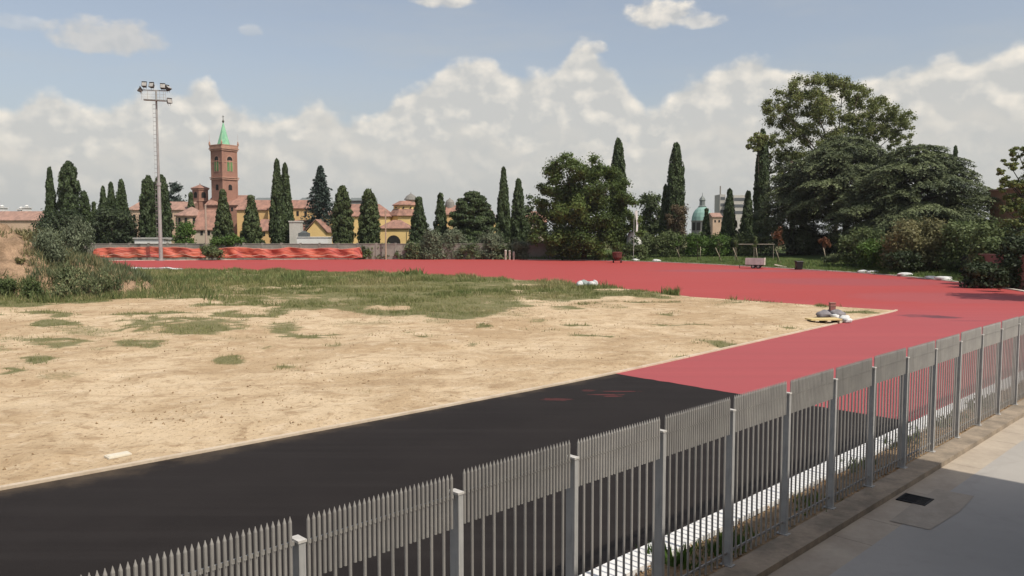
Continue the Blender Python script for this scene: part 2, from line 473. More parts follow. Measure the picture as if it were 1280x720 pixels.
# grass cover of the infield, 0..1
PATCH = [(227, 410, 92, 13, .8), (68, 430, 52, 9, .75), (52, 452, 24, 8, .8), (18, 468, 22, 5, .9), (83, 475, 48, 5, .5), (54, 493, 28, 3, .5), (285, 452, 19, 6, 1.0),
         (332, 436, 10, 3, .6), (122, 439, 18, 4, .6), (170, 434, 42, 7, .8), (355, 412, 28, 10, .8), (423, 433, 20, 4, .6), (492, 432, 12, 3, .4), (605, 410, 10, 3, .8), (664, 403, 24, 3.5, .6),
         (833, 394, 14, 3, .7), (593, 433, 10, 3, .7), (580, 392, 28, 5, .7), (732, 380, 22, 3, .6), (841, 367, 14, 4, 1.0), (875, 369, 12, 4, 1.0), (761, 357, 16, 4, 1.0), (945, 373, 32, 3.5, .9), (1029, 383, 10, 2.5, .9),
         (190, 425, 30, 4, .4), (430, 412, 30, 3, .35), (515, 415, 26, 3, .35), (700, 402, 18, 2, .3), (340, 423, 40, 4, .35), (900, 381, 12, 2, .5), (560, 437, 16, 2, .3), (660, 412, 10, 2, .5), (110, 416, 60, 8, .55), (300, 425, 70, 6, .45), (30, 425, 40, 6, .6), (375, 440, 30, 4, .4), (10, 440, 26, 6, .6), (460, 405, 50, 6, .5), (240, 440, 40, 4, .35), (760, 385, 30, 3, .45), (640, 395, 40, 4, .5), (545, 405, 30, 3, .5), (150, 475, 40, 3, .3), (700, 388, 30, 3, .5)]
def grass_cover(X, Y):
    px, py = pix(X, Y, 0.0)
    n = fbm(X, Y, 5.0, 2, 5); n2 = fbm(X, Y, 1.4, 5, 3); n3 = fbm(X, Y, .5, 25, 2)
    low = np.interp(px, [-200, 0, 120, 200, 260, 340, 420, 520, 600, 690, 740, 780, 850, 900], [388, 385, 385, 380, 382, 396, 394, 399, 394, 384, 374, 370, 372, 366])
    g = np.clip((low - py) / 9.0 + (n - .5) * 5.5 + .35, 0, 1)
    # drier, thinner belts inside the band
    thin = np.interp(px, [0, 150, 230, 300, 420, 560, 650, 720, 800], [0, .0, .2, .35, .25, .1, .35, .2, 0])
    g = g * np.clip(1.0 - thin * 1.6 * np.clip((n2 - .35) * 4, 0, 1), 0, 1)
    st = fbm(X * .55 + Y * .35, Y, 2.6, 35, 4); reg = fbm(X, Y, 14, 37, 2)
    lim = np.interp(py, [375, 390, 440, 480, 520], [.62, .625, .655, .70, .80]) - .10 * (reg - .5) + np.interp(px, [0, 300, 700, 1100], [0, 0, .02, .05])
    g = np.maximum(g, np.clip((st - lim) * 16, 0, .85))
    for cx, cy, rx, ry, d in PATCH:
        q = 1 - ((px - cx) / rx) ** 2 - ((py - cy) / ry) ** 2
        g = np.maximum(g, d * np.clip(q * 1.5 + .05 + (n2 - .5) * 2.4 + (n3 - .5) * 2.2, 0, 1))
    return g

# the heap of earth on the left edge of the infield
MOUND_C = Vector((-47.0, 73.0, 0))
def mound_h(X, Y):
    dx = (X + 53.0) / 18.5; dy = (Y - 76.0) / 10.5
    r = np.hypot(dx, dy)
    h = 7.5 * np.clip(1 - r, 0, 1) ** 0.74 * np.clip(1.1 - .25 * r, 0, 1)
    return h

def field_z(X, Y):
    ed = np.clip(dist_to_poly(X, Y, FIELD) / 1.5, 0, 1)
    z = 0.02 + ed * ((fbm(X, Y, 4.5, 1, 4) - .35) * .34 + (fbm(X, Y, 1.1, 4, 3) - .5) * .20)
    return np.maximum(z, 0.012)

def sand_material():
    m, nt, b, v, out = base_mat('sandy_earth')
    at = nt.new('ShaderNodeAttribute'); at.attribute_name = 'cover'
    n1 = nt.noise(v, 0.12, 6, 0.62, 0.6); n2 = nt.noise(v, 1.1, 6, 0.68, 0.4); n3 = nt.noise(v, 7.0, 5, 0.7)
    c = nt.mix(nt.ss(n1, .36, .64), (0.4152, 0.3021, 0.1835, 1), (0.5663, 0.4434, 0.2969, 1))
    n4 = nt.noise(v, .42, 7, .72, .8)
    c = nt.mix(nt.m('MULTIPLY', nt.ss(n4, .50, .64), .6), c, (0.3398, 0.2387, 0.1403, 1))
    c = nt.mix(nt.m('MULTIPLY', nt.ss(n2, .52, .66), .7), c, (0.3115, 0.2144, 0.1242, 1))
    c = nt.mix(nt.m('MULTIPLY', nt.ss(n2, .46, .34), .5), c, (0.6228, 0.5068, 0.367, 1))
    c = nt.mix(nt.m('MULTIPLY', nt.ss(n3, .55, .66), .75), c, (0.2265, 0.1511, 0.08636, 1))
    mpr = nt.new('ShaderNodeMapping'); mpr.inputs['Rotation'].default_value = (0, 0, -math.atan2(U.y, U.x)); mpr.inputs['Scale'].default_value = (.05, .8, 1); nt.link(v, mpr.inputs[0])
    rut = nt.noise(mpr.outputs[0], 1.0, 5, .6, .3)
    c = nt.mix(nt.m('MULTIPLY', nt.ss(rut, .56, .62), .35), c, (0.3398, 0.2436, 0.1511, 1))
    g = nt.mix(nt.ss(n3, .35, .65), (0.065, 0.085, 0.028, 1), (0.17, 0.165, 0.075, 1))
    gf = nt.ss(nt.m('ADD', at.outputs['Fac'], nt.m('MULTIPLY', nt.m('SUBTRACT', n3, .5), .8)), .35, .75)
    c = nt.mix(nt.m('MULTIPLY', gf, .85), c, g)
    nt.link(c, b.inputs['Base Color']); b.inputs['Roughness'].default_value = .95; b.inputs['Specular IOR Level'].default_value = .1
    bp = nt.new('ShaderNodeBump'); bp.inputs['Distance'].default_value = .13; bp.inputs['Strength'].default_value = 1.0
    h = nt.m('ADD', nt.m('MULTIPLY', n2, 1.0), nt.m('MULTIPLY', n3, .5)); nt.link(h, bp.inputs['Height']); nt.link(bp.outputs[0], b.inputs['Normal'])
    return m
SAND = sand_material()

gm = mat('dry_meadow', (.15, .14, .07), (.10, .115, .045), .05, .95, spec=.1, bump=.05, bscale=2)
structure(MB().add([(-1400, -200, -.15), (1400, -200, -.15), (1400, 1800, -.15), (-1400, 1800, -.15)], [(0, 1, 2, 3)]).build('ground', gm))

fld = poly_mesh('sand_field', FIELD, SAND, .02, .55, field_z); structure(fld)
fv = np.empty(len(fld.data.vertices) * 3, np.float32); fld.data.vertices.foreach_get('co', fv); fv = fv.reshape(-1, 3)
ca = fld.data.attributes.new('cover', 'FLOAT', 'POINT'); ca.data.foreach_set('value', grass_cover(fv[:, 0], fv[:, 1]).astype(np.float32))
for p_ in fld.data.polygons: p_.use_smooth = True

def track_material():
    m, nt, b, v, out = base_mat('red_rubber')
    n1 = nt.noise(v, .07, 5, .6, .5); n2 = nt.noise(v, .9, 5, .65); n3 = nt.noise(v, 30.0, 3, .7)
    # strips a few metres wide laid along the track
    sepy = nt.new('ShaderNodeSeparateXYZ'); nt.link(v, sepy.inputs[0])
    # two colours of granulate: the first straight was laid with a pinker batch than the bend
    fy = nt.ss(nt.m('MULTIPLY_ADD', n1, 26.0, sepy.outputs[1]), 58, 84)
    c = nt.mix(fy, (0.325, 0.066, 0.071, 1), (0.345, 0.046, 0.040, 1))
    mp = nt.new('ShaderNodeMapping'); mp.inputs['Rotation'].default_value = (0, 0, -math.atan2(U.y, U.x)); mp.inputs['Scale'].default_value = (.03, .9, 1)
    nt.link(v, mp.inputs[0]); seam = nt.noise(mp.outputs[0], 1.0, 4, .65)
    c = nt.mix(nt.m('MULTIPLY', nt.ss(seam, .52, .60), .30), c, (0.27, 0.062, 0.062, 1))
    c = nt.mix(nt.m('MULTIPLY', nt.ss(seam, .47, .40), .25), c, (0.38, 0.085, 0.08, 1))
    c = nt.mix(nt.m('MULTIPLY', nt.ss(n2, .45, .75), .25), c, (0.2805, 0.0697, 0.07225, 1))
    c = nt.mix(nt.m('MULTIPLY', n3, .25), c, (0.255, 0.04675, 0.0425, 1))
    n2b = nt.noise(v, 1.3, 5, .65)
    sep = nt.new('ShaderNodeSeparateXYZ'); nt.link(v, sep.inputs[0])
    def blot(c, p, rx, ry, amp, colr, fac, seed):
        dx = nt.m('DIVIDE', nt.m('SUBTRACT', sep.outputs[0], p.x), rx); dy = nt.m('DIVIDE', nt.m('SUBTRACT', sep.outputs[1], p.y), ry)
        q = nt.m('SUBTRACT', 1.0, nt.m('ADD', nt.m('MULTIPLY', dx, dx), nt.m('MULTIPLY', dy, dy)))
        q = nt.m('ADD', q, nt.m('MULTIPLY', nt.m('SUBTRACT', n2b, .5), amp))
        return nt.mix(nt.m('MULTIPLY', nt.ss(q, -.1, .7), fac), c, colr)
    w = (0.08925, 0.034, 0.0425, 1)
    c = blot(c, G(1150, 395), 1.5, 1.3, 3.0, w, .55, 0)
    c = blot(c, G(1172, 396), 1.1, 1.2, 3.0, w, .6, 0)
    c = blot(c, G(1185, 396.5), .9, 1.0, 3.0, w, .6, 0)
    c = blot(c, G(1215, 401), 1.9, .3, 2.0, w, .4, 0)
    c = blot(c, G(1060, 352), 13, 9, 1.2, (0.255, 0.06375, 0.07225, 1), .55, 0)
    c = blot(c, G(930, 338.5), 16, 5, 1.0, (0.2295, 0.07225, 0.085, 1), .6, 0)
    c = blot(c, G(1180, 372), 9, 7, 1.5, (0.2805, 0.07225, 0.0765, 1), .5, 0)
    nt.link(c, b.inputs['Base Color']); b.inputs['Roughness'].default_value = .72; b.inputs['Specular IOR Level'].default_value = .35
    bp = nt.new('ShaderNodeBump'); bp.inputs['Distance'].default_value = .004; nt.link(n3, bp.inputs['Height']); nt.link(bp.outputs[0], b.inputs['Normal'])
    return m
def asphalt_material():
    m, nt, b, v, out = base_mat('fresh_asphalt')
    n1 = nt.noise(v, .35, 5, .6); n3 = nt.noise(v, 45.0, 3, .7)
    mp = nt.new('ShaderNodeMapping'); mp.inputs['Rotation'].default_value = (0, 0, -math.atan2(U.y, U.x)); mp.inputs['Scale'].default_value = (.04, 1.6, 1)
    nt.link(v, mp.inputs[0]); ns = nt.noise(mp.outputs[0], 1.0, 3, .6)
    c = nt.mix(nt.ss(n1, .3, .7), (0.01414, 0.01127, 0.01034, 1), (0.01792, 0.01446, 0.01333, 1))
    c = nt.mix(nt.m('MULTIPLY', nt.ss(ns, .45, .65), .35), c, (0.02515, 0.0214, 0.02013, 1))
    c = nt.mix(nt.m('MULTIPLY', nt.ss(n3, .55, .75), .35), c, (0.03772, 0.0324, 0.02992, 1))
    sep = nt.new('ShaderNodeSeparateXYZ'); nt.link(v, sep.inputs[0])
    for (px, py, rx, ry, f) in ((695, 499, .55, .25, .3), (757, 493, .7, .10, .45), (775, 489, .8, .09, .45), (766, 495, .35, .15, .4), (735, 488, .3, .2, .25)):
        p = G(px, py)
        dx = nt.m('DIVIDE', nt.m('SUBTRACT', sep.outputs[0], p.x), rx); dy = nt.m('DIVIDE', nt.m('SUBTRACT', sep.outputs[1], p.y), ry)
        q = nt.m('SUBTRACT', 1.0, nt.m('ADD', nt.m('MULTIPLY', dx, dx), nt.m('MULTIPLY', dy, dy)))
        q = nt.m('ADD', q, nt.m('MULTIPLY', nt.m('SUBTRACT', nt.noise(v, 4.0, 4, .7), .5), 3.0))
        c = nt.mix(nt.m('MULTIPLY', nt.ss(q, .0, .6), f), c, (0.17, 0.03825, 0.03825, 1))
    # sand blown over from the infield, thinning away from the kerb
    vm = nt.new('ShaderNodeVectorMath'); vm.operation = 'DOT_PRODUCT'; nt.link(v, vm.inputs[0]); vm.inputs[1].default_value = (-N.x, -N.y, 0)
    offv = nt.m('ADD', vm.outputs['Value'], FA.x * N.x + FA.y * N.y)
    dn = nt.noise(v, .9, 6, .7)
    dust = nt.m('MULTIPLY', nt.ss(nt.m('ADD', offv, nt.m('MULTIPLY', nt.m('SUBTRACT', dn, .5), 2.6)), 12.2, 13.7), .22)
    c = nt.mix(dust, c, (.30, .22, .14, 1))
    # pale scuffs
    sc = nt.noise(v, .8, 8, .8, 1.5)
    c = nt.mix(nt.m('MULTIPLY', nt.ss(sc, .73, .78), .3), c, (0.06915, 0.05785, 0.0544, 1))
    nt.link(c, b.inputs['Base Color']); b.inputs['Roughness'].default_value = .8; b.inputs['Specular IOR Level'].default_value = .15
    bp = nt.new('ShaderNodeBump'); bp.inputs['Distance'].default_value = .006; nt.link(n3, bp.inputs['Height']); nt.link(bp.outputs[0], b.inputs['Normal'])
    return m
inner_line = [p for p in FIELD_NEAR]
def inset(p, d=0.35):   # a little inside the field so that the sheet ends under the sand
    return p - N * d
redline = [G(760, 465.3), G(836, 477.8), G(905, 489.3), G(960, 498.3), G(1042, 511.2)]
structure(poly_mesh('asphalt_track', [L(1.43, -70), L(1.43, 14.5), L(13.4, 17), L(13.9, -70)], asphalt_material(), -.004))
structure(poly_mesh('red_track', [p_ + Vector((random.uniform(-.05, .05), random.uniform(-.05, .05), 0)) for p_ in resample(redline, .35)] + OUT_NEAR + OUT_FAR + [G(-250, 348), Vector((-60, 95, 0)), Vector((0, 72, 0)), Vector((12, 58, 0)), Vector((4, 36, 0))], track_material(), 0.0))

kerb_m = mat('kerb_concrete', (.62, .52, .40), (.50, .40, .29), 1.2, .9, fine=.2, bump=.01)
white_m = mat('white_kerb', (.86, .85, .83), (.80, .79, .76), 1.5, .8, fine=.12)
mb = MB(); ribbon(mb, smooth_line(FIELD_NEAR + [FIELD_FAR[0]], 2), -.07, .10, -.01, .06)
structure(mb.build('track_kerb', kerb_m))
mb = MB(); ribbon(mb, resample(smooth_line(OUT_FAR, 1), 3), -.42, .02, -.05, .10)
structure(mb.build('outer_track_kerb', mat('pale_kerb', (.74, .68, .60), (.50, .45, .36), .6, .9, fine=.25)))
mb = MB(); ribbon(mb, FIELD_FAR[4:15], -.12, .12, -.01, .035)
structure(mb.build('field_edge_strip', mat('sandy_kerb', (.55, .42, .29), (.3, .24, .13), .35, .95, fine=.3)))

# strip behind the fence: white channel edge, litter bed
mb = MB()
for i in range(-18, 44):
    j0 = i * 1.5; mb.obox(L(1.18, j0 + .748, .03), U * .749, N * .25, Vector((0, 0, .05)))
structure(mb.build('channel_kerb', white_m))
litter = mat('leaf_litter_soil', (.34, .23, .13), (.17, .12, .065), 3.0, .95, fine=.35, bump=.03, bscale=14)
structure(poly_mesh('earth_strip', [L(.875, -30), L(.875, 66), L(.03, 66), L(.03, -30)], litter, .012))
# plinth, gutter and road on the camera side
plinth = mat('stained_plinth', (.36, .29, .215), (.20, .165, .125), 1.4, .92, fine=.25, bump=.012, bscale=9)
mb = MB(); mb.obox(L(-.24, 15, -.06), U * 50, N * .27, Vector((0, 0, .08)))
structure(mb.build('fence_plinth', plinth))
gut = mat('gutter_concrete', (.47, .40, .315), (.37, .31, .245), .9, .9, fine=.12, bump=.006, bscale=20)
mb = MB()
tt = -30.0; k = 0
while tt < 60:
    ln = (3.2, 1.35, 2.4, 3.0)[k % 4]; mb.obox(L(-.875, tt + ln / 2, -.15), U * (ln / 2 - .006), N * .362, Vector((0, 0, .05))); tt += ln; k += 1
structure(mb.build('gutter', gut))
def road_material():
    m, nt, b, v, out = base_mat('worn_concrete_road')
    n1 = nt.noise(v, .25, 6, .6, .4); n2 = nt.noise(v, 2.2, 5, .65); n3 = nt.noise(v, 60.0, 2, .7)
    c = nt.mix(nt.ss(n1, .3, .7), (0.306, 0.289, 0.2635, 1), (0.357, 0.3357, 0.306, 1))
    c = nt.mix(nt.m('MULTIPLY', nt.ss(n2, .5, .75), .35), c, (0.2635, 0.2465, 0.2253, 1))
    c = nt.mix(nt.m('MULTIPLY', nt.ss(n3, .5, .8), .3), c, (0.2125, 0.204, 0.187, 1))
    vo = nt.new('ShaderNodeTexVoronoi'); vo.feature = 'DISTANCE_TO_EDGE'; vo.inputs['Scale'].default_value = .16
    mp = nt.new('ShaderNodeVectorMath'); mp.operation = 'ADD'
    nz = nt.new('ShaderNodeTexNoise'); nz.inputs['Scale'].default_value = 1.2; nt.link(v, nz.inputs['Vector'])
    nt.link(v, mp.inputs[0]); nt.link(nz.outputs['Color'], mp.inputs[1]); nt.link(mp.outputs[0], vo.inputs['Vector'])
    ck = nt.ss(vo.outputs['Distance'], .004, .012)
    c = nt.mix(nt.m('MULTIPLY', nt.m('SUBTRACT', 1.0, ck), .05), c, (0.102, 0.08925, 0.0765, 1))
    nt.link(c, b.inputs['Base Color']); b.inputs['Roughness'].default_value = .9; b.inputs['Specular IOR Level'].default_value = .2
    bp = nt.new('ShaderNodeBump'); bp.inputs['Distance'].default_value = .004; nt.link(n3, bp.inputs['Height']); nt.link(bp.outputs[0], b.inputs['Normal'])
    return m
structure(poly_mesh('road', [L(-1.237, -40), L(-1.237, 70), L(-14, 70), L(-14, -40)], road_material(), -.097))
pm = mat('repair_concrete', (.40, .345, .28), (.33, .285, .23), 2.0, .92, fine=.15)
structure(poly_mesh('concrete_patch', [L(-1.0, 4.55), L(-.95, 6.0), L(-.98, 7.35), L(-1.72, 7.4), L(-1.80, 6.1), L(-1.72, 4.6)], pm, -.088))

def drain():
    c = L(-.90, 6.25, -.097)
    t = thing('drain_grate', 'dark square iron drain grate sunk in the shaded concrete gutter', 'drain grate', c)
    im = mat('cast_iron', (.035, .033, .032), (.02, .02, .02), 6, .6, .6)
    mb = MB(); s = .27
    for a, b, w, h in ((-s, 0, .02, s), (s, 0, .02, s), (0, -s, s + .02, .02), (0, s, s + .02, .02)):
        mb.obox(c + U * a + N * b + Vector((0, 0, .012)), U * w, N * h, Vector((0, 0, .01)))
    mb.build('frame', im, t)
    mb = MB()
    for i in range(9): mb.obox(c + U * (-s + .06 + i * .0525) + Vector((0, 0, .010)), U * .012, N * (s - .02), Vector((0, 0, .007)))
    mb.build('grille', im, t)
    MB().obox(c + Vector((0, 0, -.002)), U * s, N * s, Vector((0, 0, .002))).build('sump', mat('sump_black', (.012, .011, .01), None, 5), t)
drain()

# verge: grass bank that rises from the outer edge of the track
def verge():
    line = resample(smooth_line(OUT_FAR[1:14], 1), 4)
    rows = [(0.4, -.02), (1.2, .06), (4, .22), (9, .6), (16, 1.05), (26, 1.4), (45, 1.5), (80, 1.5)]
    V = []; n = len(line)
    for i, p in enumerate(line):
        d = (line[min(i + 1, n - 1)] - line[max(i - 1, 0)]); d = Vector((d.x, d.y, 0)).normalized(); o = Vector((d.y, -d.x, 0))
        px = 640 + 1000 * p.x / p.y
        k = np.interp(px, [430, 640, 800, 1000, 1300], [.15, .25, 1, 1, .9])
        for w, z in rows:
            q = p + o * w; V.append((q.x, q.y, z * k + (.12 * (vnoise(q.x, q.y, 3, 8) - .5) * min(1, w / 4) if w > 1 else 0)))
    V = np.array(V); m = len(rows)
    F = np.array([(i * m + j, (i + 1) * m + j, (i + 1) * m + j + 1, i * m + j + 1) for i in range(n - 1) for j in range(m - 1)])
    gmat = mat('verge_turf', (.085, .115, .035), (.055, .085, .022), .25, .95, fine=.35, bump=.06, bscale=3, spec=.1)
    o = structure(quads_object('verge', V, F, gmat))
    return line, rows
VERGE_LINE, VERGE_ROWS = verge()
def verge_z(p):
    """height of the bank at a ground point"""
    best = None
    for i, q in enumerate(VERGE_LINE):
        d = (q.x - p.x) ** 2 + (q.y - p.y) ** 2
        if best is None or d < best[0]: best = (d, i)
    q = VERGE_LINE[best[1]]; w = math.sqrt(best[0])
    k = np.interp(640 + 1000 * q.x / q.y, [430, 640, 800, 1000, 1300], [.15, .25, 1, 1, .9])
    return float(np.interp(w, [r[0] for r in VERGE_ROWS], [r[1] for r in VERGE_ROWS]) * k)
# ------------------------------------------------------------------ summer haze in the air
def haze():
    mb = MB(); mb.box(-1450, 1450, -250, 1850, -1.2, 62)
    m = bpy.data.materials.new('summer_haze'); m.use_nodes = True; nt = NT(m.node_tree); nt.n.clear()
    out = nt.new('ShaderNodeOutputMaterial'); v = nt.new('ShaderNodeVolumePrincipled')
    v.inputs['Color'].default_value = (.93, .94, .95, 1); v.inputs['Density'].default_value = HAZE; v.inputs['Anisotropy'].default_value = .2
    nt.link(v.outputs[0], out.inputs['Volume'])
    o = mb.build('haze', m); o['kind'] = 'stuff'
HAZE = .00009
haze()

# ------------------------------------------------------------------ the steel fence
def fence():
    t = thing('steel_fence', 'long grey galvanised steel picket fence with pointed tips along the track', 'fence', L(0, 0))
    gal = weathered_steel('galvanised_steel', (.41, .39, .36), (.33, .315, .295))
    galp = weathered_steel('galvanised_post', (.48, .47, .45), (.36, .36, .35))
    capm = mat('post_cap_metal', (.72, .69, .64), (.6, .57, .53), 8, .5, .2)  # sunlit tops put into the caps as a lighter colour than the posts
    SPC = 1.992; T0 = .16
    UP = Vector((0, 0, 1))
    pm = panm = None
    for k in range(-10, 26):
        tb = T0 + k * SPC
        # post, a square tube with a cap and a foot plate
        c = L(.030, tb)
        if pm is None:
            mb = MB(); mb.obox(c + UP * 1.32, U * .036, N * .075, UP * 1.32)
            post = mb.build('post', galp, t, origin=c)
            cap = MB().obox(c + UP * 2.656, U * .046, N * .083, UP * .013).build('post_cap', capm, post, origin=c + UP * 2.65)
            plate = MB().obox(c + UP * .03, U * .075, N * .11, UP * .008).build('foot_plate', galp, post, origin=c)
            pm = (post, cap, plate)
        else:
            q = pm[0].copy(); COL.objects.link(q); q.parent = t; q.location = c - Vector(t.location)
            for ch in pm[1:]:
                r = ch.copy(); COL.objects.link(r); r.parent = q
        # panel to the next post
        a = L(0, tb + .075); org = L(0, tb)
        ln = SPC - .15
        n = 32
        if panm is None:
            mb = MB()
            for i in range(n):
                s = .018 + i * (ln - .036) / (n - 1)
                b = a + U * s
                full = (i % 3 == 2)
                z0 = .10 if full else 2.27
                mb.obox(b + UP * 2.62 + N * .019, U * .006, N * .005, UP * .006)
                mb.tube([b + UP * z0, b + UP * 2.835, b + UP * 2.845, b + UP * 2.90], [.0174, .0174, .0174, .002], 8)
            # the low pickets beside the gaps near the ground
            pan = mb.build('panel', gal, t, origin=org, smooth=False)
            mid = a + U * (ln / 2); rails = []
            for hz in (2.62, .24):
                mb = MB(); mb.obox(mid + UP * hz - N * .031, U * (ln / 2 + .035), N * .012, UP * .020)
                rails.append(mb.build('rail', gal, pan, origin=org))
            panm = (pan, *rails)
        else:
            q = panm[0].copy(); COL.objects.link(q); q.parent = t; q.location = org - Vector(t.location) + Vector((0, 0, random.uniform(-.012, .012))); q.rotation_euler = (random.uniform(-.004, .004), random.uniform(-.003, .003), random.uniform(-.006, .006))
            for ch in panm[1:]:
                r = ch.copy(); COL.objects.link(r); r.parent = q
fence()

# ------------------------------------------------------------------ building behind the viewpoint; its shadow lies on the road
def stand_building():
    t = thing('stand_building', 'tall plain plastered building beside the road, its shadow on the concrete', 'building', L(-8.4, 9.2))
    pl = mat('pale_plaster', (.55, .50, .42), (.48, .43, .36), .4, .9)
    top = 8.4 * math.tan(SUN_EL) + 1.3
    z = Vector((0, 0, 1))
    MB().obox(L(-14.4, -25.4, top / 2 - .2), U * 34.6, N * 6.0, z * (top / 2)).build('wall', pl, t)
    gl = mat('dark_glass', (.03, .035, .04), None, 1, .15, spec=.6); 
    for r in range(3):
        for k in range(10):
            c = L(-8.375, 6 - k * 5.5, 2.2 + r * 4.2)
            w = MB().obox(c, U * 1.1, N * .03, z * .8).build('window', mat('window_frame_white', (.7, .7, .68)), t)
            MB().obox(c + N * -.002 - N * .03, U * 1.0, N * .012, z * .7).build('pane', gl, w)
stand_building()

# ------------------------------------------------------------------ trees
M_CYP = leaf_mat('cypress_green', (.026, .042, .018), (.082, .115, .042), 0.2)
M_CYP2 = leaf_mat('cypress_olive', (.036, .054, .022), (.10, .13, .046), 0.2)
M_YEW = leaf_mat('yew_dark', (.02, .032, .015), (.055, .075, .03), 0.2)
M_SPRUCE = leaf_mat('spruce_bluish', (0.025, 0.04, 0.032), (0.072, 0.101, 0.079), 0.15)
M_BROAD = leaf_mat('broadleaf_green', (.03, .05, .014), (.135, .185, .045), 0.32)
M_PLANE = leaf_mat('plane_leaf', (.085, .11, .035), (.25, .27, .095), 0.35, third=(.15, .13, .045))
M_CEDAR = leaf_mat('cedar_needles', (.032, .046, .025), (.18, .21, .095), 0.2)
M_OLIVE = leaf_mat('grey_green_leaf', (0.072, 0.091, 0.052), (0.195, 0.221, 0.137), 0.25)
M_HEDGE = leaf_mat('hedge_leaf', (.045, .068, .024), (.16, .20, .075), 0.3)
M_BROWNBUSH = leaf_mat('dry_shrub_leaf', (0.09, 0.093, 0.039), (0.225, 0.203, 0.09), 0.25)
M_FRESH = leaf_mat('fresh_green_leaf', (0.042, 0.084, 0.014), (0.108, 0.18, 0.036), 0.3)
M_RUST = leaf_mat('rusty_leaf', (.12, .05, .025), (.26, .115, .06), .25)
M_DRY = leaf_mat('dead_twig', (.055, .04, .022), (.12, .085, .045), .1)
M_WEED = leaf_mat('weed_leaf', (.06, .085, .035), (.18, .21, .10), 0.3, third=(.17, .15, .07))
BARK = mat('bark', (.085, .065, .048), (.05, .038, .03), 1.5, .95, fine=.3, stretch=(3, 3, .6), bump=.03)
BARKP = mat('pale_bark', (.20, .165, .12), (.13, .105, .08), 1.5, .95, fine=.3, stretch=(3, 3, .6), bump=.03)

def trunk(root, h, r, bend=.0, limbs=(), m=BARK, rng=RNG):
    mb = MB()
    pts = [Vector((bend * math.sin(i * .9), bend * .6 * math.cos(i * 1.3), h * i / 6)) for i in range(7)]
    pts[0] = Vector((0, 0, -.2))
    mb.tube(pts, [r * (1.25 if i == 0 else 1 - .11 * i) for i in range(7)], 8)
    for (a, b, c, ra) in limbs:
        mb.tube([a, b, c], [ra, ra * .7, ra * .25], 6)
    return mb.build('trunk', m, root, smooth=True, origin=root.location) if False else _local(mb, 'trunk', m, root)

def _local(mb, name, m, root):
    o = mb.build(name, m, None, smooth=True); o.parent = root; return o

def cyp_profile(t, kind):
    if kind == 'flame': return (1 - t) ** .62 * np.minimum(1, .62 + 1.5 * t) * 1.12
    if kind == 'cone': return (1 - t) ** .68 * np.minimum(1, .9 + .6 * t) * 1.0
    if kind == 'bullet': return np.sqrt(np.clip(1 - t ** 2.6, 0, 1)) * np.minimum(1, .86 + .5 * t)
    if kind == 'column': return np.clip(1 - t ** 3.2, 0, 1) ** .55 * np.minimum(1, .72 + .9 * t)
    if kind == 'round': return np.sqrt(np.clip(1 - (np.abs(t - .35) / .65) ** 2.3, 0, 1))

GROUP_CYP = 'cypresses beyond the boundary wall'
def cypress(label, px, w, top, base, Y, kind='flame', m=None, leaf=.34, dens=1.0, rag=.16, group=GROUP_CYP, name='cypress_tree', cat='tree', lean=0.0, bare=.06):
    seed = int(px * 13 + top * 7); rng = np.random.default_rng(seed)
    b = P(px, base, Y); z0 = max(0.0, min(b.z, 1.6)) if base > 0 else 0
    b = Vector((b.x, b.y, z0 if z0 > .1 else 0.0))
    H = P(px, top, Y).z - b.z; W = w * Y / FOC
    root = thing(name, label, cat, b, group)
    R0 = W / 2 * (1.12 if kind in ('flame', 'column') else 1.2)
    clumps = []
    K = int(70 + 10 * H / max(W, 1))
    for i in range(K):
        t = (i + rng.random()) / K
        t = bare + (1 - bare) * t ** 1.08
        R = R0 * float(cyp_profile(np.array(t), kind))
        ph = i * 2.39996 + rng.normal(0, .4)
        cr = max(.22 * R0, .34 * R) * (.8 + .5 * rng.random())
        rr = max(0.0, R - cr * .85) * (.9 + rag * rng.normal())
        ch = (.075 if kind in ('flame', 'column') else .055) * H * (.7 + .6 * rng.random())
        zc = min(H * t, H - ch * .75)
        cx = lean * W * t + rr * math.cos(ph); cy = rr * math.sin(ph)
        area = 4 * PI * cr * max(cr, ch) 
        n = max(24, int(area / (leaf * leaf) * 1.15 * dens))
        clumps.append(((cx, cy, zc), (cr, cr, ch), n, .25 + .5 * rng.random()))
    clumps.append(((lean * W, 0, H * .95), (.14 * R0 + .12, .14 * R0 + .12, H * .05), 40, .6))
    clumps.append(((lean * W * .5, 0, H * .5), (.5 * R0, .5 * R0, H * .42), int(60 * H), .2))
    crown_from_clumps('crown', clumps, m or M_CYP, root, leaf, .45, .45, axis=(0, 0, 1.6), rng=rng, lo=.6)
    trunk(root, H * .8, max(.12, W * .05))
    return root

